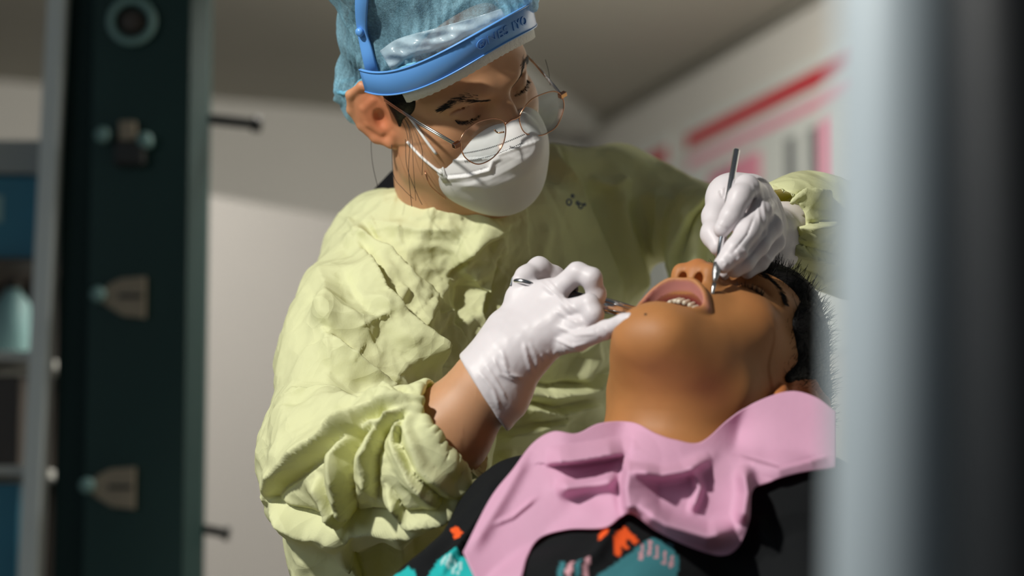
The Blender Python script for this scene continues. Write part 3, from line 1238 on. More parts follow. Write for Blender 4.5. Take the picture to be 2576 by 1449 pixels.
# ruched pleats running to the gathered edge, softer crumples on top
ang = np.arctan2(P[:, 0], P[:, 1] + .012)
edge = P[:, 2] - .082 - .42 * (P[:, 1] - .10)
ruche = tri(ang * 7.0 + .9 * vnoise(P * 14, 3)) - .5
low = np.exp(-np.clip(edge, 0, 1) / .035)
disp = ruche * .0040 * (.10 + low) + crumple(V, 12, 10, .025, .08) * .22
rib = (tri(P[:, 0] * 62 + P[:, 1] * 14) - .5) * np.clip(1 - np.abs(P[:, 2] - .10) / .05, 0, 1)
disp += rib * .0012
V = V + N * disp[:, None]
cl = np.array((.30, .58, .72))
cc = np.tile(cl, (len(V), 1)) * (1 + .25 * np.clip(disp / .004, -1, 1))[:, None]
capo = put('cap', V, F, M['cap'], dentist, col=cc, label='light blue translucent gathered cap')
bvh_cap = bvh_of(V, F)
# gathered elastic hem
hem = []
for a in np.linspace(0, 2 * math.pi, 90, endpoint=False):
    d = np.array([math.sin(a), math.cos(a)])
    c0 = np.array([0, -.012])
    lo, hi = .03, .14
    x, y = c0 + d * .1
    p = DH(x, y, .080 + .42 * (y - .10))
    h = bvh_cap.find_nearest(Vector(p))
    hem.append(np.array(h[0]))
put('hem', *tube(hem, .0022 + .0007 * np.sin(np.arange(90) * 1.9), 8, closed=True), mat('cap_hem', (.16, .45, .62), .6, bump=(500, .5, .001)), capo)

# face shield headband, foam, over-head strap
shield = empty('face_shield', (0, 0, 0), '', '')
for k in ('label', 'category'):
    del shield[k]
shield['label'] = 'blue face shield headband over white foam'
shield.parent = dentist
shield.location = -root_of(dentist)


def band_pt(phi, z, off=0.0):
    a, b = .0885 + off, .1175 + off
    return np.array([a * math.sin(phi), -.005 + b * math.cos(phi), z])


def band_line(phis, z_of, off):
    C, N, W = [], [], []
    for ph in phis:
        p = band_pt(ph, z_of(ph), off)
        n = np.array([math.sin(ph) / .0885, math.cos(ph) / .1175, 0])
        n /= np.linalg.norm(n)
        t = np.array([math.cos(ph) * .0885, -math.sin(ph) * .1175, 0])
        dz = (z_of(ph + .01) - z_of(ph - .01)) / .02
        t = t + np.array([0, 0, dz])
        t /= np.linalg.norm(t)
        C.append(DH(*p))
        N.append(DH.R @ n)
        W.append(DH.R @ np.cross(t, n) * -1)
    return C, N, W


zb_ = lambda ph: .0935 - .043 * math.sin(ph) ** 2
C, N, W = band_line(np.linspace(-1.62, 1.52, 64), zb_, .004)
W = [w if w @ DH.R[:, 2] > 0 else -w for w in W]
band = put('headband', *ribbon(C, N, W, .0130, .0030), M['blue'], shield)
# raised rims along the band
for sgn in (-1, 1):
    put('rim', *tube([c + w * .0125 * sgn + n * .0030 for c, n, w in zip(C, N, W)], .0009, 6), M['blue'], band)
zf = lambda ph: zb_(ph) - .0165
C2, N2, W2 = band_line(np.linspace(-1.35, 1.10, 90), zf, -.009)
W2 = [w if w @ DH.R[:, 2] > 0 else -w for w in W2]
V, F = ribbon(C2, N2, W2, .0105 + .0006 * np.sin(np.arange(90) * 2.3), .0125)
put('foam_strip', V, F, M['foam'], shield, label='white foam brow strip')
# lettering on the band, pressed out of the plastic
fc = bpy.data.curves.new('lettering', 'FONT')
fc.body = '\u00aeNES IYO'
fc.size = .0135
fc.extrude = .0005
fc.space_character = 1.12
fo = bpy.data.objects.new('lettering', fc)
COL.objects.link(fo)
bpy.context.view_layer.update()
tm = bpy.data.meshes.new_from_object(fo.evaluated_get(bpy.context.evaluated_depsgraph_get()))
TV = np.array([v.co[:] for v in tm.vertices])
TF = [list(p.vertices) for p in tm.polygons]
bpy.data.objects.remove(fo)
x0 = TV[:, 0].min()
wx = TV[:, 0].max() - x0
out = []
for x, y, z in TV:
    ph = .30 - (x - x0) / wx * .70
    p = band_pt(ph, zb_(ph) - .0046 + y, .0076 + (z * 1.0))
    out.append(DH(*p))
put('lettering', out, TF, M['blue'], band, smooth=False, label='raised letters')
# strap over the cap
line = smooth_line([(962, 262), (950, 225), (938, 170), (926, 110), (917, 60), (914, 0), (918, -60), (940, -130)], 8)
C, N, W = [], [], []
for x, y in line:
    p, n = hit(bvh_cap, x, y)
    if p is None:
        p = C[-1] + np.array([0, .003, -.004]) if C else pt(x, y, 2.45)
        n = N[-1] if N else np.array([0, 0, 1.])
    C.append(p)
    N.append(n)
C = np.array(C)
for _ in range(12):
    C[1:-1] = (C[:-2] + C[1:-1] + C[2:]) / 3
N = np.array(N)
for _ in range(20):
    N[1:-1] = (N[:-2] + N[1:-1] + N[2:]) / 3
N /= np.linalg.norm(N, axis=1, keepdims=True)
T_ = np.gradient(C, axis=0)
W = np.cross(T_, N)
W /= np.linalg.norm(W, axis=1, keepdims=True)
put('strap', *ribbon(C + N * .003, N, W, .0068, .0034), M['blue'], shield, label='blue plastic strap over the cap')
k = 30
put('strap_stud', *lathe(C[k] + N[k] * .006, C[k] + N[k] * .0125, [(0, .0045), (.004, .0045), (.0055, .003)], 14), M['blue'], shield)
put('strap_hinge', *box_vf(C[3] + N[3] * .004, (.006, .0105, .004), np.stack([W[3], T_[3] / np.linalg.norm(T_[3]), N[3]], 1), .0015), M['blue'], shield, smooth=False)

# crinkled clear film tucked above the band
def film_depth(P):
    d = np.zeros(len(P))
    for i, (x, y) in enumerate(P):
        h, n = hit(bvh_cap, x, y)
        d[i] = -h[2] if h is not None else 2.40
    d = d.reshape(22, 60)
    for _ in range(14):
        d[:, 1:-1] = (d[:, :-2] + d[:, 1:-1] + d[:, 2:]) / 3
        d[1:-1] = (d[:-2] + d[1:-1] + d[2:]) / 3
    d = d.ravel() - .008
    Q = np.stack([P[:, 0] / 40, P[:, 1] / 22, P[:, 0] * 0], 1)
    return d + .0035 * vnoise(Q * .5, 4) + crumple(np.stack([P[:, 0] / 2400, P[:, 1] / 2400, 0 * d], 1), 4, 7, .008, .03) * .16


V, F = patch([(955, 128), (1000, 98), (1080, 75), (1180, 48), (1260, 22)], [(988, 184), (1050, 168), (1120, 143), (1200, 112), (1290, 70)], 60, 22, film_depth, .0004)
put('film', V, F, M['film'], shield, label='crinkled cloudy film above the band')

# mask
g = Grid(np.arange(hc[0] - .08, hc[0] + .13, .0014), np.arange(hc[1] - .165, hc[1] + .02, .0014), np.arange(hc[2] - .12, hc[2] + .13, .0014))


def mel(c, r, k, mode='add'):
    g.el(DH(*c), np.array(r) * DH.s, DH.R, k, mode)


mel((0, .046, -.062), (.0655, .066, .062), 0)
mel((0, .075, -.098), (.030, .026, .024), .03)
mel((0, .090, -.045), (.030, .034, .034), .03)
g.rc(DH(0, .100, -.004), DH(0, .116, -.036), .012, .017, .02)
tn = -DH.R[:, 2] + DH.R[:, 1] * .37
g.cut(DH(0, .112, -.0055), tn, .003)
g.cut(DH(0, .024, -.05), DH.R[:, 1] - DH.R[:, 2] * .10, .004)
g.el(DH(0, .02, -.04), np.array((.0605, .062, .075)) * DH.s, DH.R, .0, 'sub')
V, F = g.mesh()
V = relax(V, F, 1, .3)
N = vnormals(V, F)
px, py = pix_of(V)
front = np.clip(N[:, 2] + .2, 0, 1)
disp = folds(px, py, [
    ([(1085, 392), (1150, 402), (1230, 396), (1300, 370), (1372, 348)], 9, .0016, 't'),
    ([(1108, 448), (1180, 440), (1232, 425), (1240, 400)], 14, .0032, 't'),
    ([(1232, 428), (1238, 405), (1262, 395)], 10, .0022, 'r'),
    ([(1130, 455), (1220, 470), (1320, 440), (1368, 400)], 26, .0020, 's'),
    ([(1095, 400), (1112, 425), (1116, 452)], 10, .0020, 'r'),
    ([(1150, 470), (1230, 450), (1330, 400)], 16, .0014, 'r')]) * front
disp += crumple(V, 41, 8, .015, .05) * .045 * front
V = V + N * disp[:, None]
maskp = put('mask', V, F, M['mask'], dentist, label='white pleated face mask')
bvh_m = bvh_of(V, F)
# stitched dotted lines
for row, (pa, pb, n) in enumerate((((1150, 388), (1318, 338), 40), ((1170, 405), (1312, 360), 34))):
    V_, F_ = [], []
    parts = []
    for i in range(n):
        t = i / (n - 1)
        x = pa[0] + (pb[0] - pa[0]) * t
        y = pa[1] + (pb[1] - pa[1]) * t + 8 * math.sin(t * math.pi)
        h, nn = hit(bvh_m, x, y)
        if h is None:
            continue
        parts.append(box_vf(h + nn * .0001, (.0007, .0005, .0002), None))
    if parts:
        put('stitching', *join(*parts), M['grey'], maskp, smooth=False)
# ear loops
for line in ([(1028, 292), (1048, 318), (1070, 352), (1098, 388)], [(1024, 356), (1040, 374), (1060, 395), (1082, 414), (1112, 438)]):
    P = []
    for x, y in smooth_line(line, 5):
        c = [h for h in (hit(bvh_d, x, y), hit(bvh_m, x, y)) if h[0] is not None]
        if c:
            h = max(c, key=lambda t: t[0][2])
            P.append(h[0] * (1 - .0022 / np.linalg.norm(h[0])))
    P = np.array(P)
    for _ in range(6):
        P[1:-1] = (P[:-2] + P[1:-1] + P[2:]) / 3
    put('ear_loop', *tube(P, .0015, 8), M['elastic'], maskp)
# crimped side seam
P = [hit(bvh_m, x, y) for x, y in ((1092, 392), (1104, 415), (1112, 438), (1124, 458))]
P = [(h, n) for h, n in P if h is not None]
if len(P) > 2:
    C = np.array([p[0] for p in P])
    N_ = np.array([p[1] for p in P])
    T_ = np.gradient(C, axis=0)
    W_ = np.cross(T_, N_)
    W_ /= np.linalg.norm(W_, axis=1, keepdims=True)
    put('side_seam', *ribbon(C, N_, W_, .0055, .0012), M['foam'], maskp)

# glasses
gl = empty('glasses', (0, 0, 0), '', '')
for k in ('label', 'category'):
    del gl[k]
gl['label'] = 'thin rose gold rimmed glasses low on the nose'
gl.parent = dentist
gl.location = -root_of(dentist)
gp, gn = (0, .128, -.03), (0, 1, .12)
LL = [(1159, 350), (1176, 325), (1205, 306), (1244, 298), (1268, 308), (1272, 335), (1262, 370), (1236, 400), (1202, 413), (1172, 398), (1160, 374)]
LR = [(1309, 287), (1334, 253), (1366, 236), (1396, 230), (1414, 244), (1418, 273), (1402, 315), (1380, 333), (1356, 341), (1322, 335), (1308, 310)]
for L_, yy in ((LL, gp), (LR, gp)):
    ring = [DH(*DH.on_plane(x, y, gp, gn)) for x, y in smooth_line(L_, 6, True)]
    c = np.mean(ring, 0)
    rim = put('rim', *tube(ring, .00062, 8, closed=True), M['gold'], gl)
    n = len(ring)
    nn = DH.R[:, 1]
    V = [c] + [c + (p - c) * .5 for p in ring] + list(ring) + [c - nn * .0005] + [p - nn * .0005 for p in ring]
    F = [[0, 1 + i, 1 + (i + 1) % n] for i in range(n)] + [[1 + i, 1 + n + i, 1 + n + (i + 1) % n, 1 + (i + 1) % n] for i in range(n)]
    F += [[1 + n + i, 2 + 2 * n + i, 2 + 2 * n + (i + 1) % n, 1 + n + (i + 1) % n] for i in range(n)]
    F += [[1 + 2 * n, 2 + 2 * n + (i + 1) % n, 2 + 2 * n + i] for i in range(n)]
    put('lens', V, F, M['lens'], gl)
gpx = lambda x, y: DH(*DH.on_plane(x, y, gp, gn))
put('bridge', *tube(smooth_line([gpx(1271, 312), gpx(1284, 301) + DH.R[:, 1] * .001, gpx(1297, 297) + DH.R[:, 1] * .001, gpx(1309, 290)], 6), .0011, 8), M['gold'], gl)
put('nose_pad', *tube(smooth_line([gpx(1268, 332), gpx(1262, 338) - DH.R[:, 1] * .006, gpx(1256, 332) - DH.R[:, 1] * .008], 5), .0009, 6), M['gold'], gl)
for hx, hy, en, nm in ((1152, 366, DH(.0785, .006, .022), 'L'), (1418, 240, DH(-.0785, .006, .022), 'R')):
    h0 = gpx(hx, hy)
    put('hinge', *box_vf(h0 - DH.R[:, 1] * .002, (.0042, .0028, .0026), DH.R, .0008), M['gold'], gl, smooth=False)
    far = gpx(hx, hy) - DH.R[:, 1] * .05 + DH.R[:, 2] * .012
    for o in (-.0012, .0012):
        put('temple', *tube([h0 + DH.R[:, 2] * o - DH.R[:, 1] * .004, h0 * .5 + en * .5 + DH.R[:, 2] * o + DH.R[:, 0] * .002 * (1 if nm == 'L' else -1), en + DH.R[:, 2] * o], .0010, 8), M['silver'], gl)

# necklace glint
put('necklace', *tube(smooth_line([pt(1068, 425, 2.475), pt(1072, 440, 2.47), pt(1085, 470, 2.475), pt(1120, 500, 2.49)], 8), .0007, 6), M['gold'], dentist)


# ------------------------------------------------------------------ gown
g = Grid(np.arange(-.40, .50, .0045), axis(-.80, .25, .016, (-.34, .22), .0043), np.arange(-2.96, -2.14, .0050))
K = .05
g.rc(pt(1040, 655, 2.66), pt(1545, 490, 2.765), .066, .052, 0)
g.rc(pt(1240, 800, 2.69), pt(1195, 1200, 2.73), .138, .132, .07)
g.rc(pt(1195, 1200, 2.73), pt(1180, 1900, 2.80), .132, .175, .07)
g.rc(pt(1540, 570, 2.76), pt(1440, 900, 2.75), .062, .044, .06)
g.rc(pt(1130, 600, 2.62), pt(1330, 590, 2.66), .045, .045, .05)           # gathered below the neck
g.chain([pt(945, 592, 2.62), pt(1000, 580, 2.575), pt(1090, 582, 2.555), pt(1200, 580, 2.555), pt(1330, 540, 2.61)], [.032, .031, .031, .031, .036], .045)
g.rc(pt(1400, 430, 2.70), pt(1560, 440, 2.74), .030, .030, .04)
# sleeve on the picture's left
g.chain([pt(955, 660, 2.60), pt(893, 880, 2.48), pt(815, 1080, 2.40), pt(790, 1205, 2.36)], [.060, .071, .053, .047], .05)
g.chain([pt(790, 1205, 2.36), pt(920, 1190, 2.308), pt(1040, 1130, 2.272), pt(1092, 1106, 2.260)], [.047, .058, .056, .050], .045)
g.chain([pt(830, 1310, 2.37), pt(905, 1430, 2.41), pt(960, 1700, 2.48)], [.046, .066, .09], .04)
g.rc(pt(1050, 900, 2.56), pt(1020, 1150, 2.48), .075, .085, .05)
g.rc(pt(960, 1200, 2.38), pt(1080, 1330, 2.42), .05, .06, .04)
# cuff opening
g.rc(pt(1100, 1102, 2.252), pt(1300, 950, 2.235), .0425, .052, .008, 'sub')
# sleeve on the picture's right
g.chain([pt(1545, 510, 2.76), pt(1660, 520, 2.74), pt(1790, 590, 2.715), pt(2160, 600, 2.585)], [.050, .042, .050, .062], .03)
g.rc(pt(1752, 515, 2.66), pt(1745, 760, 2.66), .024, .030, .03)
g.chain([pt(2160, 600, 2.57), pt(2060, 580, 2.47), pt(1972, 570, 2.415)], [.064, .056, .048], .03)
g.rc(pt(1985, 572, 2.42), pt(1860, 560, 2.34), .034, .034, .006, 'sub')
V, F = g.mesh()
V, F = refine(V, F)
N = vnormals(V, F)
px, py = pix_of(V)
fr = np.clip(N[:, 2] * 1.3 + .25, 0, 1)
FOLDS = [
    ([(894, 615), (950, 710), (1015, 801), (1122, 945)], 60, .016, 't'),
    ([(885, 555), (940, 615), (988, 667), (1066, 760)], 62, .015, 't'),
    ([(820, 838), (860, 880), (907, 921), (1010, 1003)], 58, .014, 't'),
    ([(690, 992), (790, 1000), (880, 1006), (1030, 1012), (1085, 1006)], 34, .010, 't'),
    ([(1020, 1016), (921, 1042), (840, 1109), (707, 1202), (655, 1262)], 64, .018, 't'),
    ([(1026, 1030), (954, 1078), (928, 1150), (934, 1262)], 46, .017, 't'),
    ([(960, 1062), (890, 1080), (861, 1149), (861, 1269), (874, 1362)], 50, .018, 't'),
    ([(794, 1200), (820, 1276), (867, 1358)], 46, .012, 't'),
    ([(664, 1258), (774, 1323), (867, 1358), (1010, 1312), (1060, 1290)], 50, .016, 't'),
    ([(972, 1225), (1015, 1283), (1080, 1266), (1150, 1230)], 36, .013, 't'),
    ([(1012, 1040), (990, 1110), (1040, 1190), (1110, 1250)], 36, .013, 't'),
    ([(1042, 1018), (1020, 1075), (1060, 1170), (1130, 1225), (1200, 1205)], 22, .008, 'r'),
    ([(867, 1358), (900, 1449), (920, 1520)], 46, .014, 't'),
    ([(1000, 1320), (1010, 1400), (1000, 1470)], 40, .012, 'r'),
    ([(740, 1010), (720, 1100), (700, 1180)], 60, .007, 'r'),
    ([(770, 760), (860, 790), (960, 830)], 46, .007, 'r'),
    ([(800, 660), (830, 760), (805, 830)], 40, .008, 'r'),
    # chest
    ([(1225, 545), (1190, 630), (1150, 690)], 40, .010, 'r'),
    ([(1300, 560), (1230, 600), (1160, 640), (1110, 700)], 34, .008, 't'),
    ([(1250, 640), (1210, 720), (1200, 800), (1240, 880)], 44, .012, 't'),
    ([(1040, 700), (1080, 760), (1060, 840), (1110, 920)], 36, .010, 't'),
    ([(1120, 760), (1160, 840), (1200, 900)], 40, .011, 't'),
    ([(960, 560), (1050, 580), (1150, 578)], 26, .006, 'r'),
    ([(1180, 500), (1215, 540), (1260, 600), (1270, 650)], 30, .007, 'r'),
    # shaded side
    ([(1400, 375), (1425, 450), (1465, 529), (1500, 610), (1531, 698), (1560, 800)], 42, .016, 't'),
    ([(1565, 445), (1560, 540), (1585, 650), (1620, 770)], 60, .016, 's'),
    ([(1480, 450), (1540, 470), (1590, 445)], 30, .008, 's'),
    ([(1640, 470), (1670, 560), (1655, 660)], 44, .012, 'r'),
    ([(1800, 470), (1735, 545), (1705, 640), (1700, 720)], 34, .012, 't'),
    ([(1760, 560), (1752, 640), (1750, 720)], 26, .007, 'r'),
    ([(1380, 560), (1360, 640), (1330, 700)], 40, .006, 's'),
    ([(1270, 960), (1380, 990), (1480, 980), (1600, 920)], 46, .018, 't'),
    ([(1290, 1010), (1400, 1040), (1520, 1020)], 40, .016, 't'),
    ([(1230, 1090), (1330, 1080), (1450, 1060)], 40, .012, 't'),
    ([(1480, 820), (1500, 900), (1460, 980)], 36, .010, 'r'),
    ([(1540, 780), (1560, 880), (1530, 960)], 36, .010, 'r'),
    ([(1260, 1130), (1290, 1190), (1270, 1250)], 30, .010, 'r'),
    # far sleeve
    ([(1955, 560), (2010, 575), (2110, 560)], 30, .012, 't'),
    ([(1960, 600), (2030, 630), (2120, 660)], 26, .011, 't'),
    ([(1960, 520), (2020, 490), (2100, 500)], 30, .011, 't'),
    ([(1965, 640), (2010, 690), (2080, 730)], 30, .010, 't'),
    ([(1970, 615), (2040, 600), (2110, 610)], 18, .007, 'r'),
]
rf = random.Random(3)
for i in range(54):                                   # short crinkles pressed into the sheet
    x, y = (rf.gauss(1110, 130), rf.gauss(740, 130)) if i < 30 else (rf.uniform(700, 1250), rf.uniform(560, 1400))
    if x > 1300:
        continue
    a, L = rf.gauss(.9, .7), rf.uniform(50, 150)
    dx, dy = math.cos(a) * L / 2, math.sin(a) * L / 2
    b = rf.uniform(-14, 14)
    FOLDS.append(([(x - dx, y - dy), (x + b, y - b), (x + dx, y + dy)], rf.uniform(12, 26), rf.uniform(.0012, .0026), rf.choice('ttr')))
disp = folds(px, py, FOLDS) * fr * 1.35
big = crumple(V, 21, 12, .07, .22) * .24
mid = crumple(V, 22, 12, .022, .06)
sm = crumple(V, 23, 10, .010, .025)
zone = np.exp(-(((px - 1130) / 190) ** 2 + ((py - 760) / 200) ** 2))           # the most crushed part of the chest
calm = np.where((px > 1330) & (py < 900), .35, 1.0)
disp += big * calm + mid * (.13 + .34 * zone) * calm + sm * (.05 + .30 * zone) * calm
V = relax(V + N * (disp - .004)[:, None], F, 1, .35)
gc = np.tile(np.array((.80, .82, .49)), (len(V), 1))
gown = put('gown', V, F, M['gown'], dentist, col=gc, label='pale yellow crumpled nonwoven gown')
bvh_g = bvh_of(V, F)
# cuff binding and a frayed thread
C = []
ca, cb = pt(1092, 1106, 2.258), pt(1236, 995, 2.25)
ax = (cb - ca) / np.linalg.norm(cb - ca)
u_ = np.cross(ax, [0, 0, 1.0])
u_ /= np.linalg.norm(u_)
w_ = np.cross(ax, u_)
for i in range(64):
    t = 2 * math.pi * i / 64
    C.append(ca - ax * .002 + (u_ * math.cos(t) + w_ * math.sin(t)) * (.0455 + .0016 * math.sin(5 * t) + .001 * math.sin(11 * t)) + ax * .003 * math.sin(3 * t + 1))
put('cuff_binding', *tube(C, .0022 + .0006 * np.sin(np.arange(64) * 2.1), 8, closed=True), M['gown'], gown, col=np.array((.74, .76, .22)))
put('loose_thread', *tube(smooth_line([pt(1064, 1158, 2.222), pt(1072, 1140, 2.216), pt(1078, 1138, 2.214), pt(1070, 1150, 2.216)], 6), .0007, 5), M['elastic'], gown)
# small blue printed marks on the shaded chest
for x, y, r in ((1431, 509, 6), (1440, 494, 3), (1452, 511, 3), (1460, 519, 5), (1470, 515, 2)):
    P = []
    for t in np.linspace(0, 2 * math.pi, 14, endpoint=False):
        h, n = hit(bvh_g, x + r * math.cos(t), y + r * 1.25 * math.sin(t))
        if h is not None:
            P.append(h + n * .0004)
    if len(P) == 14:
        put('printed_mark', *tube(P, .0007, 5, closed=True), M['print_blue'], gown)
# black shirt collar at the neck
g = Grid(*[np.arange(c - .16, c + .16, .004) for c in pt(1100, 540, 2.60)])
g.chain([pt(1000, 560, 2.66), pt(1080, 520, 2.60), pt(1180, 540, 2.58), pt(1260, 520, 2.62)], [.042, .030, .022, .020], .03)
g.chain([pt(1030, 470, 2.64), pt(1010, 520, 2.63)], [.024, .03], .03)
V, F = g.mesh()
put('shirt_collar', V, F, M['black_cloth'], dentist, label='black shirt collar')
# trousers and shoes below the picture
for sx in (-70, 130):
    P = [pt(1190 + sx * 1.5, 1750, 2.80), pt(1180 + sx * 1.6, 2500, 2.82), pt(1180 + sx * 1.6, 3250, 2.86)]
    put('trouser_leg', *tube(smooth_line(P, 8), np.interp(np.arange(17), [0, 8, 16], [.097, .072, .062]), 20), M['black_cloth'], dentist)
    b = world_of(P[-1])
    put('shoe', *box_vf((b[0], b[1] - .05, .04), (.045, .125, .04), None, .028, 4), M['black'], dentist, q=False)

# ------------------------------------------------------------------ gloves
def glove(name, center, ext, h, build, fold_list, parent, label, seed, lift=.0):
    g = Grid(*[np.arange(center[i] - ext[i], center[i] + ext[i], h) for i in range(3)])
    build(g)
    V, F = g.mesh()
    V = relax(V, F, 2, .4)
    N = vnormals(V, F)
    px, py = pix_of(V)
    fr = np.clip(N[:, 2] * 1.4 + .3, 0, 1)
    d = folds(px, py, fold_list) * fr + crumple(V, seed, 8, .008, .03) * .035
    V = V + N * d[:, None]
    return put(name, V, F, M['latex'], parent, label=label), V, F


def hand_right(g):
    k = .004
    p = lambda x, y, d: pt(x, y, d - .045)
    # back of the hand: fan of metacarpals
    wrist = p(1236, 955, 2.300)
    W2 = p(1205, 930, 2.302)
    g.chain([p(1200, 1000, 2.300), wrist, p(1275, 900, 2.300)], [.0400, .0355, .0315], .01)
    mcp = [p(1392, 738, 2.300), p(1412, 785, 2.282), p(1402, 832, 2.280), p(1382, 872, 2.290)]
    roots = [p(1262, 868, 2.305), p(1275, 890, 2.292), p(1290, 908, 2.290), p(1296, 925, 2.298)]
    for a, b, ra, rb in zip(roots, mcp, (.020, .022, .022, .019), (.0115, .0120, .0115, .0105)):
        g.rc(a, b, ra, rb, .016)
    g.rc(p(1275, 820, 2.315), p(1340, 760, 2.325), .017, .014, .015)      # thenar side
    g.rc(p(1300, 742, 2.318), p(1385, 735, 2.310), .010, .012, .014)
    g.rc(p(1340, 840, 2.330), p(1390, 800, 2.330), .018, .016, .012)      # palm
    # index: up to its middle joint, then down over the barrel
    g.chain([mcp[0], p(1452, 686, 2.290), p(1488, 700, 2.284), p(1500, 742, 2.288), p(1493, 760, 2.300)], [.0108, .0098, .0095, .0088, .0075], k)
    # middle
    g.chain([mcp[1], p(1482, 766, 2.262), p(1493, 790, 2.258), p(1482, 822, 2.270), p(1468, 836, 2.288)], [.0108, .0095, .0092, .0085, .0072], k)
    # ring, folded under
    g.chain([mcp[2], p(1462, 818, 2.264), p(1478, 838, 2.270), p(1462, 848, 2.292)], [.0105, .0090, .0084, .0074], k)
    # little finger stretched to the chin
    g.chain([mcp[3], p(1455, 858, 2.260), p(1522, 830, 2.230), p(1568, 810, 2.210), p(1584, 803, 2.204)], [.0105, .0092, .0084, .0072, .0060], k)
    # thumb behind the syringe
    g.chain([p(1395, 770, 2.335), p(1395, 700, 2.345), p(1356, 674, 2.335), p(1322, 694, 2.322), p(1308, 706, 2.315)], [.014, .0105, .0098, .0088, .0076], .006)
    # loose crumpled cuff
    g.rc(p(1258, 1000, 2.295), p(1240, 1024, 2.295), .024, .020, .018)
    g.cut(p(1208, 980, 2.30), np.array([.84, .54, .0]), .003)


RF = [([(1330, 860), (1350, 900), (1352, 930)], 9, .0016, 'r'), ([(1318, 860), (1326, 900), (1338, 940)], 9, .0018, 'r'),
      ([(1262, 880), (1275, 930), (1310, 955)], 9, .0018, 'r'), ([(1355, 705), (1400, 745), (1440, 790)], 9, .0016, 'r'),
      ([(1370, 700), (1410, 740), (1452, 785)], 7, .0014, 'r'), ([(1395, 780), (1430, 800), (1460, 815)], 8, .0014, 'r'),
      ([(1400, 820), (1450, 842), (1500, 838)], 8, .0014, 'r'), ([(1392, 850), (1440, 872), (1480, 862)], 7, .0012, 'r'),
      ([(1500, 828), (1508, 850)], 6, .0012, 'r'), ([(1520, 820), (1530, 842)], 5, .001, 'r'),
      ([(1240, 900), (1258, 940), (1300, 960)], 9, .0016, 's'), ([(1205, 935), (1240, 978), (1258, 1030)], 10, .0016, 's'),
      ([(1222, 918), (1250, 962), (1275, 1005)], 8, .0014, 's'), ([(1258, 905), (1280, 942), (1318, 952)], 8, .0014, 's'),
 ([(1375, 880), (1390, 900), (1400, 880)], 8, .001, 'r'),
      ([(1360, 890), (1372, 912)], 6, .001, 'r'), ([(1415, 868), (1425, 888)], 5, .0009, 'r'), ([(1440, 862), (1450, 880)], 5, .0009, 'r')]
gl_r, VR, FR_ = glove('glove', pt(1380, 855, 2.245), (.115, .105, .110), .0013, hand_right, RF, dentist, 'white latex glove holding the syringe', 61)
cuffC = None


def hand_left(g):
    k = .004
    p = pt
    # back of the hand seen end on, knuckles at the top right
    g.chain([p(2030, 595, 2.47), p(1975, 585, 2.41), p(1935, 585, 2.37), p(1915, 565, 2.33)], [.032, .0285, .0235, .022], .012)
    g.rc(p(1910, 520, 2.315), p(1915, 600, 2.320), .019, .020, .02)
    g.rc(p(1885, 505, 2.295), p(1905, 600, 2.300), .018, .018, .02)
    # index over the instrument
    g.chain([p(1915, 500, 2.29), p(1878, 470, 2.245), p(1862, 495, 2.232), p(1838, 545, 2.224), p(1816, 577, 2.222)], [.0125, .0112, .0108, .0098, .0078], k)
    # middle finger below it
    g.chain([p(1925, 520, 2.29), p(1912, 535, 2.245), p(1884, 580, 2.222), p(1850, 628, 2.212), p(1820, 664, 2.210)], [.0125, .0112, .0106, .0104, .0090], k)
    # ring
    g.chain([p(1935, 550, 2.29), p(1940, 570, 2.255), p(1908, 615, 2.236), p(1872, 658, 2.226), p(1848, 678, 2.224)], [.0125, .0108, .0100, .0094, .0080], k)
    # little finger tucked behind
    g.chain([p(1938, 590, 2.30), p(1948, 608, 2.268), p(1910, 658, 2.252), p(1880, 682, 2.246)], [.0120, .0098, .0088, .0074], k)
    g.rc(p(1818, 690, 2.240), p(1838, 668, 2.240), .0062, .0075, .004)
    # thumb on the far side of the instrument
    g.chain([p(1900, 520, 2.31), p(1830, 490, 2.290), p(1800, 545, 2.272), p(1795, 590, 2.252), p(1806, 622, 2.240)], [.017, .0150, .0112, .0102, .0080], .010)
    g.rc(p(1850, 475, 2.29), p(1818, 500, 2.29), .012, .013, .014)
    g.rc(p(1835, 482, 2.30), p(1895, 478, 2.295), .012, .013, .014)
    # cuff
    g.chain([p(1930, 625, 2.365), p(1945, 632, 2.385)], [.022, .024], .015)
    g.cut(p(2015, 592, 2.46), p(1925, 560, 2.33) - p(1985, 585, 2.42), .003)


LF = [([(1905, 450), (1915, 500), (1925, 560), (1922, 600)], 9, .0016, 'r'), ([(1893, 460), (1905, 510), (1912, 570)], 7, .0012, 'r'),
      ([(1900, 540), (1880, 590), (1840, 640)], 6, -.0016, 's'), ([(1930, 590), (1890, 640), (1860, 670)], 7, -.0016, 's'),
      ([(1810, 478), (1820, 500)], 5, -.0014, 's'), ([(1825, 470), (1822, 498)], 4, -.0012, 's'),
      ([(1850, 628), (1862, 645), (1850, 660)], 6, .0013, 'r'), ([(1836, 640), (1850, 655)], 5, .0012, 'r'),
      ([(1868, 625), (1880, 640), (1865, 655)], 6, .0012, 'r'), ([(1920, 640), (1935, 655), (1955, 655)], 8, .0014, 'r'),
      ([(1808, 560), (1830, 572)], 5, .0010, 'r'), ([(1818, 652), (1828, 662), (1820, 672)], 5, .0012, 'r')]
glove('glove', pt(1875, 570, 2.31), (.075, .065, .135), .0013, hand_left, LF, dentist, 'white latex glove gripping the thin probe', 62)



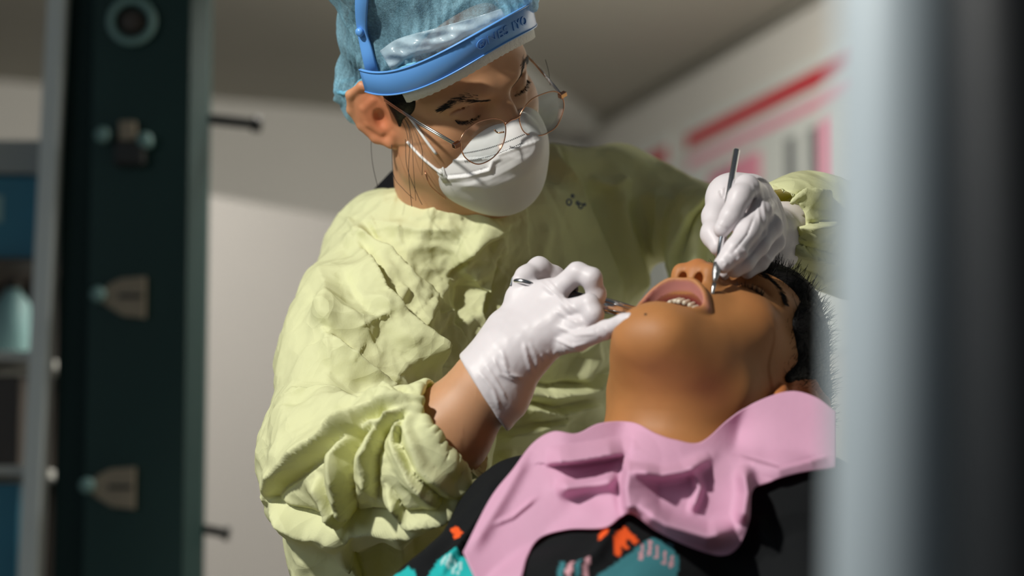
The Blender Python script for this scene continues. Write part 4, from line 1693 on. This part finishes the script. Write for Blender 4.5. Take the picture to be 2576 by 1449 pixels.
# ================================================================== the boy
BH = Frame([[-.851, -.064, .521], [.022, .987, .158], [-.525, .146, -.839]], pt(1804, 962, 2.27), 1.09)
boy = empty('person', world_of(pt(1660, 1400, 2.15)) * [1, 1, 0] + [0, 0, .55], 'person in black printed shirt lying back with mouth open under the instruments', 'person')
hc = BH(0, 0, 0)
g = Grid(axis(-.36, .46, .008, (hc[0] - .135, hc[0] + .13), .0016),
         axis(-.62, .15, .008, (hc[1] - .12, hc[1] + .135), .0016),
         axis(-2.44, -1.70, .008, (hc[2] - .14, hc[2] + .16), .0018))
build_head(g, BH, True)
g.chain([BH(0, -.020, -.045), pt(1725, 1040, 2.235), pt(1690, 1180, 2.235)], [.058, .056, .062], .035)
g.rc(pt(1680, 930, 2.20), pt(1680, 1100, 2.21), .020, .028, .04)
g.rc(pt(1330, 1330, 2.22), pt(2000, 1340, 2.16), .050, .050, .05)
g.chain([pt(1660, 1400, 2.18), pt(1430, 1800, 2.06), pt(1200, 2250, 1.92)], [.10, .105, .10], .06)
g.chain([pt(1310, 1330, 2.22), pt(1090, 1600, 2.14), pt(980, 1900, 2.02)], [.050, .042, .036], .04)
g.chain([pt(2010, 1340, 2.15), pt(2080, 1700, 2.04), pt(1950, 2000, 1.95)], [.050, .042, .036], .04)
V, F = g.mesh()
V = relax(V, F, 1, .35)
SKIN_B = (.43, .185, .062)
put('body', V, F, M['skin_b'], boy, col=head_color(V, BH, SKIN_B, (.50, .20, .17), True), label='brown skin of face, chin and neck')
bvh_b = bvh_of(V, F)
for sx in (1, -1):
    brow(bvh_b, BH, sx, [(.014, .094, .0225), (.028, .090, .028), (.042, .078, .028), (.053, .064, .020)], 420, .0058, .008, 'eyebrow', boy)
    lid = [(sx * (.032 + .0155 * math.cos(a)), .0822 - .006 * abs(math.cos(a)) ** 2 + .0008, .002 - .0052 * math.sin(a) - .001 * math.cos(a)) for a in np.linspace(0.1, math.pi - .1, 44)]
    R_, D_ = [], []
    for p in lid:
        for _ in range(2):
            h = bvh_b.find_nearest(Vector(BH(*p)))
            R_.append(np.array(h[0]))
            d = BH.R[:, 1] * .9 - BH.R[:, 2] * .5 + BH.R[:, 0] * random.uniform(-.25, .25) + BH.R[:, 0] * (p[0] - sx * .032) * 22
            D_.append(d / np.linalg.norm(d))
    put('eyelashes', *strands(R_, D_, .0085, .00035, BH.R[:, 2] * .35), M['brow'], boy)
snapb = np.array(hit(bvh_b, 1624, 791)[0])
put('mole', *lathe(snapb, snapb + np.array(hit(bvh_b, 1624, 791)[1]) * .001, [(0, .0013), (.0005, .0011), (.0008, .0005)], 10), M['brow'], boy)
# teeth: upper arch seen from below
for i in range(12):
    a = (i - 5.5) / 5.5 * 1.25
    x, y = .0205 * math.sin(a), .061 + .0205 * math.cos(a)
    c = BH(x, y, -.0600 - .0012 * (i * 7 % 3))
    t = np.array([math.cos(a), -math.sin(a), 0])
    n = np.array([math.sin(a), math.cos(a), 0])
    Mx = BH.R @ np.stack([t, n, [0, 0, 1]], 1)
    w = .0036 if abs(i - 5.5) > 1 else .0044
    put('tooth', *box_vf(c, (w * .54, .0021 + (.0012 if abs(i - 5.5) > 3 else 0), .0058), Mx, .0016, 3), M['tooth'], boy)
g = Grid(*[np.arange(c - .04, c + .04, .0016) for c in BH(0, .06, -.075)])
g.el(BH(0, .050, -.086), np.array((.018, .030, .008)) * BH.s, BH.R)
V, F = g.mesh()
put('tongue', V, F, mat('tongue_pink', (.42, .10, .09), .3, sss=.2), boy)

# hair: cap of short dark hair with a ragged outline
g = Grid(*[np.arange(hc[i] - .14, hc[i] + .16, .0026) for i in range(3)])
g.el(BH(0, -.016, .040), np.array([.0785, .0965, .0905]) * BH.s, BH.R)
g.el(BH(0, .046, .080), np.array([.063, .048, .042]) * BH.s, BH.R, .02)
for sx in (-1, 1):
    g.rc(BH(sx * .0715, .012, .030), BH(sx * .0715, .008, -.008), .009, .004, .012)
for sx in (-1, 1):
    g.el(BH(sx * .064, .030, .048), np.array([.013, .032, .032]) * BH.s, BH.R, .015)
g.cut(BH(0, .084, .038), -BH.R[:, 1] * .75 + BH.R[:, 2] * .62, .01)
g.cut(BH(0, -.07, -.048), BH.R[:, 2] + BH.R[:, 1] * .1, .01)
V, F = g.mesh()
N = vnormals(V, F)
V = V + N * (crumple(V, 77, 8, .006, .02) * .22)[:, None]
hair_b = put('hair', V, F, M['hair'], boy, label='short black hair')
sel = RNG.choice(len(V), 3600, replace=False)
R_ = [V[i] - N[i] * .001 for i in sel]
D_ = []
for i in sel:
    d = N[i] * .7 + BH.R[:, 1] * .5 + RNG.normal(size=3) * .28 + BH.R[:, 2] * .1
    D_.append(d / np.linalg.norm(d))
put('short_strands', *strands(R_, D_, .013, .0004, None, 2), M['hair'], hair_b, kind='stuff')

# shirt
g = Grid(np.arange(-.36, .46, .0042), axis(-.66, -.10, .014, (-.28, -.10), .0040), np.arange(-2.42, -1.66, .0065))
g.rc(pt(1350, 1335, 2.215), pt(1985, 1345, 2.155), .060, .066, 0)
g.chain([pt(1660, 1440, 2.18), pt(1430, 1800, 2.06), pt(1200, 2250, 1.92)], [.112, .118, .115], .06)
g.chain([pt(1330, 1335, 2.215), pt(1115, 1590, 2.14), pt(1010, 1860, 2.04)], [.060, .056, .052], .04)
g.chain([pt(2010, 1340, 2.15), pt(2085, 1700, 2.04), pt(1960, 1960, 1.96)], [.068, .058, .050], .04)
g.rc(pt(1700, 1240, 2.23), pt(1690, 1060, 2.24), .063, .060, .01, 'sub')
V, F = g.mesh()
V, F = refine(V, F)
N = vnormals(V, F)
px, py = pix_of(V)
fr = np.clip(N[:, 2] * 1.3 + .3, 0, 1)
disp = folds(px, py, [([(1285, 1190), (1180, 1300), (1080, 1400), (1000, 1470)], 40, .008, 's'), ([(1270, 1240), (1200, 1330), (1110, 1449)], 26, .008, 't'),
                      ([(1560, 1300), (1500, 1400), (1420, 1460)], 30, .006, 's'), ([(1900, 1300), (1960, 1400)], 30, .006, 's')]) * fr
disp += crumple(V, 91, 8, .03, .09) * .08
V = V + N * disp[:, None]
base = np.array((.009, .010, .011))
C = np.tile(base, (len(V), 1))


def paint(poly, col):
    P = np.array(poly, float)
    ins = np.zeros(len(px), bool)
    j = len(P) - 1
    for i in range(len(P)):
        c = ((P[i, 1] > py) != (P[j, 1] > py)) & (px < (P[j, 0] - P[i, 0]) * (py - P[i, 1]) / (P[j, 1] - P[i, 1] + 1e-9) + P[i, 0])
        ins ^= c
        j = i
    C[ins & (N[:, 2] > -.1)] = col


teal, orange, pinkp, slate = (.02, .42, .42), (.80, .10, .02), (.60, .32, .36), (.05, .20, .23)
paint([(1058, 1344), (1072, 1350), (1036, 1402), (1016, 1420), (1022, 1395)], teal)
paint([(1003, 1420), (1026, 1404), (1022, 1416), (1002, 1424)], orange)
paint([(1140, 1345), (1160, 1335), (1170, 1352), (1160, 1362), (1146, 1365)], orange)
paint([(1108, 1410), (1150, 1392), (1180, 1408), (1200, 1470), (1060, 1470)], teal)
paint([(985, 1449), (1030, 1432), (1050, 1449), (1040, 1480), (980, 1480)], teal)
for i in range(4):
    paint([(1108 + i * 14, 1420 + i * 7), (1122 + i * 12, 1405 + i * 3), (1126 + i * 12, 1410 + i * 3), (1112 + i * 14, 1428 + i * 7)], (.45, .65, .65))
paint([(1512, 1328), (1530, 1330), (1532, 1350), (1512, 1370), (1504, 1365)], orange)
paint([(1546, 1352), (1572, 1326), (1584, 1340), (1606, 1362), (1596, 1372), (1580, 1358), (1574, 1368), (1584, 1384), (1570, 1382), (1562, 1372), (1560, 1402), (1546, 1392)], orange)
paint([(1500, 1449), (1640, 1352), (1690, 1370), (1708, 1410), (1700, 1490), (1480, 1490)], slate)
for a, b in ((1616, 1372), (1636, 1362), (1655, 1372), (1674, 1386), (1690, 1398)):
    paint([(a - 4, b), (a + 4, b), (a + 1, b + 34), (a - 8, b + 34)], pinkp)
for i in range(4):
    paint([(1400 + i * 22, 1449 - i * 4), (1412 + i * 22, 1412), (1424 + i * 20, 1416), (1414 + i * 20, 1470)], pinkp if i % 2 else slate)
bvh_s = bvh_of(V, F)
shirt = put('shirt', V, F, M['shirt'], boy, col=C, label='black shirt printed with teal and orange strokes')
# trousers and shoes, below the picture
HIP = pt(1200, 2250, 1.92)
hw = world_of(HIP)
for sx in (-1, 1):
    a = hw + [sx * .07, 0, -.01]
    kn = hw + [sx * .09 - .22, -.36, .02]
    ft = hw + [sx * .09 - .42, -.66, -.10]
    put('trouser_leg', *tube(smooth_line([a, kn, ft], 8), np.interp(np.arange(17), [0, 8, 16], [.085, .062, .05]), 20), M['black_cloth'], boy, q=False)
    put('shoe', *box_vf(ft + np.array([-.02, -.04, .02]), (.04, .05, .085), None, .025, 4), M['black'], boy, q=False)

# bib ------------------------------------------------------------------------
BF = [([(1570, 1140), (1450, 1160), (1375, 1165)], 44, .028, 't'), ([(1560, 1205), (1450, 1225), (1395, 1230)], 40, .022, 's'),
      ([(1584, 1300), (1576, 1230), (1585, 1160)], 80, .034, 't'),
      ([(1590, 1180), (1660, 1195), (1720, 1185), (1790, 1150)], 30, .030, 's'),
      ([(1600, 1275), (1680, 1320), (1780, 1350), (1850, 1335)], 46, .036, 's'),
      ([(1870, 1170), (1880, 1240), (1868, 1320)], 34, .034, 's'),
      ([(1740, 1170), (1760, 1230), (1740, 1290)], 16, .012, 'r'),
      ([(1860, 1150), (1960, 1180), (2080, 1150)], 30, .012, 't'),
      ([(1330, 1130), (1270, 1240), (1180, 1390)], 40, .008, 's'),
      ([(1350, 1250), (1290, 1300), (1240, 1320)], 10, .004, 'r')]


def bib_depth(P):
    x, y = P[:, 0], P[:, 1]
    d = 2.150 - .00022 * (y - 1090) - .00006 * np.abs(x - 1650)
    d += .05 * np.exp(-((x - 1730) / 120) ** 2) * np.exp(-((y - 1090) / 60) ** 2)
    d += .055 * np.clip((1420 - x) / 260, 0, 1) * np.clip((1500 - y) / 400, 0, 1)
    s_ = np.array([-h[0][2] if h[0] is not None else 9. for h in (hit(bvh_s, a, b) for a, b in P)])
    n_ = np.array([-h[0][2] if h[0] is not None else 9. for h in (hit(bvh_b, a, b) for a, b in P)])
    lim = (np.minimum(s_, n_) - .012).reshape(70, 240)
    d = np.minimum(d.reshape(70, 240), lim)
    for _ in range(10):
        d[:, 1:-1] = np.minimum(d, 9)[:, 1:-1] * .34 + .33 * (d[:, :-2] + d[:, 2:])
        d[1:-1] = d[1:-1] * .34 + .33 * (d[:-2] + d[2:])
        d = np.minimum(d, lim + .004)
    d = d.ravel()
    fo_ = folds(x, y, BF)
    d -= np.where(fo_ > 0, fo_, fo_ * .35)
    Q = np.stack([x / 300, y / 300, x * 0], 1)
    return d + .004 * vnoise(Q, 8)


top = [(1165, 1388), (1232, 1255), (1290, 1180), (1340, 1115), (1392, 1085), (1450, 1090), (1510, 1064), (1590, 1062), (1650, 1090), (1700, 1106), (1762, 1112), (1830, 1058), (1900, 1012), (1985, 984), (2050, 998), (2100, 1035)]
bot = [(1225, 1520), (1300, 1470), (1325, 1400), (1360, 1352), (1430, 1330), (1520, 1326), (1582, 1292), (1650, 1335), (1740, 1378), (1815, 1398), (1858, 1375), (1885, 1310), (1893, 1235), (1935, 1212), (2010, 1190), (2100, 1175)]
V, F = patch(top, bot, 240, 70, bib_depth, .0012)
bib = put('paper_bib', V, F, M['bib'], None, label='crumpled pink paper bib lying over the reclining patient\'s chest', cat='bib')

# dental chair ----------------------------------------------------------------
ch = empty('dental_chair', (hw[0], hw[1] + .1, 0), 'dark reclining dental chair under the person in the printed shirt', 'chair')


def cushion(name, a, b, half_w, th, side):
    """padded slab from a to b (world) with its top through a and b"""
    a, b = np.array(a, float), np.array(b, float)
    x = (b - a) / np.linalg.norm(b - a)
    s = np.array(side, float)
    s = s - x * (s @ x)
    s /= np.linalg.norm(s)
    n = np.cross(x, s)
    n = n if n[2] > 0 else -n
    c = (a + b) / 2 - n * th / 2
    return put(name, *box_vf(c, (np.linalg.norm(b - a) / 2, half_w, th / 2), np.stack([x, s, np.cross(x, s)], 1), th * .35, 3), M['vinyl'], ch, q=False)


nk = world_of(pt(1690, 1220, 2.235))
side = world_of(pt(2000, 1340, 2.16)) - world_of(pt(1330, 1330, 2.22))
ax_ = nk - hw
nrm = np.cross(ax_, side)
nrm = nrm / np.linalg.norm(nrm)
nrm = nrm if nrm[2] > 0 else -nrm
off = -nrm * .128
cushion('backrest', hw + off - ax_ * .05, nk + off * 1.0 - ax_ * .02, .21, .08, side)
cushion('seat', hw + [-.40, -.68, -.28], hw + [.02, .04, -.14], .24, .09, side)
hr = world_of(BH(0, -.118, .045))
hdir = world_of(BH(0, -.118, .055)) - hr
put('headrest', *box_vf(hr - (world_of(BH(0, .03, 0)) - world_of(BH(0, 0, 0))), (.085, .03, .05), np.stack([(world_of(BH(1, 0, 0)) - world_of(BH(0, 0, 0))) / BH.s, (world_of(BH(0, 1, 0)) - world_of(BH(0, 0, 0))) / BH.s, (world_of(BH(0, 0, 1)) - world_of(BH(0, 0, 0))) / BH.s], 1), .02, 3), M['vinyl'], ch, q=False)
put('headrest_bar', *tube([hr + off * .35, nk + off * 1.35 - ax_ * .1], .014, 12), M['steel'], ch, q=False)
cb_ = hw + [-.12, -.2, 0]
put('column', *lathe((cb_[0], cb_[1], 0.02), (cb_[0], cb_[1], hw[2] - .26), [(0, .13), (.05, .12), (.06, .08), (hw[2] - .30, .07)], 32), M['steel'], ch, q=False)
put('floor_plate', *box_vf((cb_[0], cb_[1], .015), (.28, .34, .015), None, .006), M['black'], ch, q=False, smooth=False)


# ------------------------------------------------------------------ instruments
syr = empty('dental_syringe', world_of(pt(1440, 745, 2.26)), 'chrome dental syringe held in the gloved hand at the patient\'s chin', 'syringe')
sa, sb = pt(1288, 709, 2.273), pt(1618, 792, 2.245)
sx_ = (sb - sa) / np.linalg.norm(sb - sa)
SL = np.linalg.norm(sb - sa)
ringc = sa + sx_ * .004
e1 = np.cross(sx_, [0, 0, 1.0])
e1 /= np.linalg.norm(e1)
e2 = np.cross(sx_, e1)
# thumb ring
put('thumb_ring', *tube([ringc + sx_ * (.009 + .0105 * math.cos(t)) + (e2 * .9 + e1 * .25) * .0115 * math.sin(t) for t in np.linspace(0, 2 * math.pi, 32, endpoint=False)], .0024, 10, closed=True), M['chrome'], syr)
put('ring_saddle', *box_vf(ringc - sx_ * .001, (.0032, .0046, .006), np.stack([sx_, e1, e2], 1), .0012), M['chrome'], syr, smooth=False)
put('plunger', *lathe(sa + sx_ * .020, sb, [(0, .0026), (.035, .0026), (.036, .0034), (.055, .0034)], 18), M['chrome'], syr)
f0 = SL * .615
put('finger_grip', *lathe(sa + sx_ * (f0 - .026), sb, [(0, .0045), (.004, .0075), (.010, .0060), (.016, .0060), (.021, .0082), (.0245, .0088), (.027, .0085), (.029, .006)], 26), M['dark_steel'], syr, label='dark waisted finger grip')
for sg in (-1, 1):
    put('grip_wing', *tube(smooth_line([sa + sx_ * (f0 - .018), sa + sx_ * (f0 - .020) + e1 * .010 * sg + e2 * .002, sa + sx_ * (f0 - .024) + e1 * .017 * sg], 5), [.0034] * 5 + [.0032] * 5 + [.0028], 10), M['dark_steel'], syr)
put('barrel', *lathe(sa + sx_ * (f0 + .002), sb, [(0, .0068), (.002, .0076), (.006, .0076), (.010, .0068), (.040, .0055), (SL - f0 - .012, .0042), (SL - f0 - .006, .0026)], 28), M['chrome'], syr)
for a in range(6):
    t = 2 * math.pi * a / 6
    o = e1 * math.cos(t) + e2 * math.sin(t)
    put('barrel_rib', *tube([sa + sx_ * (f0 + .010) + o * .0066, sa + sx_ * (f0 + .042) + o * .0052], .0009, 6), M['steel'], syr)

tipq = np.array(hit(bvh_b, 1792, 738)[0])
prb = empty('dental_probe', world_of(pt(1796, 735, 2.21)), 'thin steel dental probe held upright against the patient\'s cheek', 'probe')
pa, pb = pt(1853, 376, 2.262), pt(1803, 675, 2.2057)
L = np.linalg.norm(pb - pa)
put('handle', *lathe(pa, pb, [(0, .0022), (.0008, .0030), (L * .45, .0030), (L * .5, .0026), (L * .95, .0026)], 18), M['chrome'], prb)
pc = pt(1797, 712, 2.1985)
put('knurled_grip', *lathe(pb - (pb - pa) / L * .006, pc, [(0, .0026), (.001, .0038), (.010, .0040), (.013, .0036), (.0165, .0026), (.020, .0022)], 18), M['knurl'], prb)
put('tip', *lathe(pc, tipq, [(0, .0023), (.005, .0020), (.010, .0016), (.0125, .0008)], 14), M['steel'], prb)
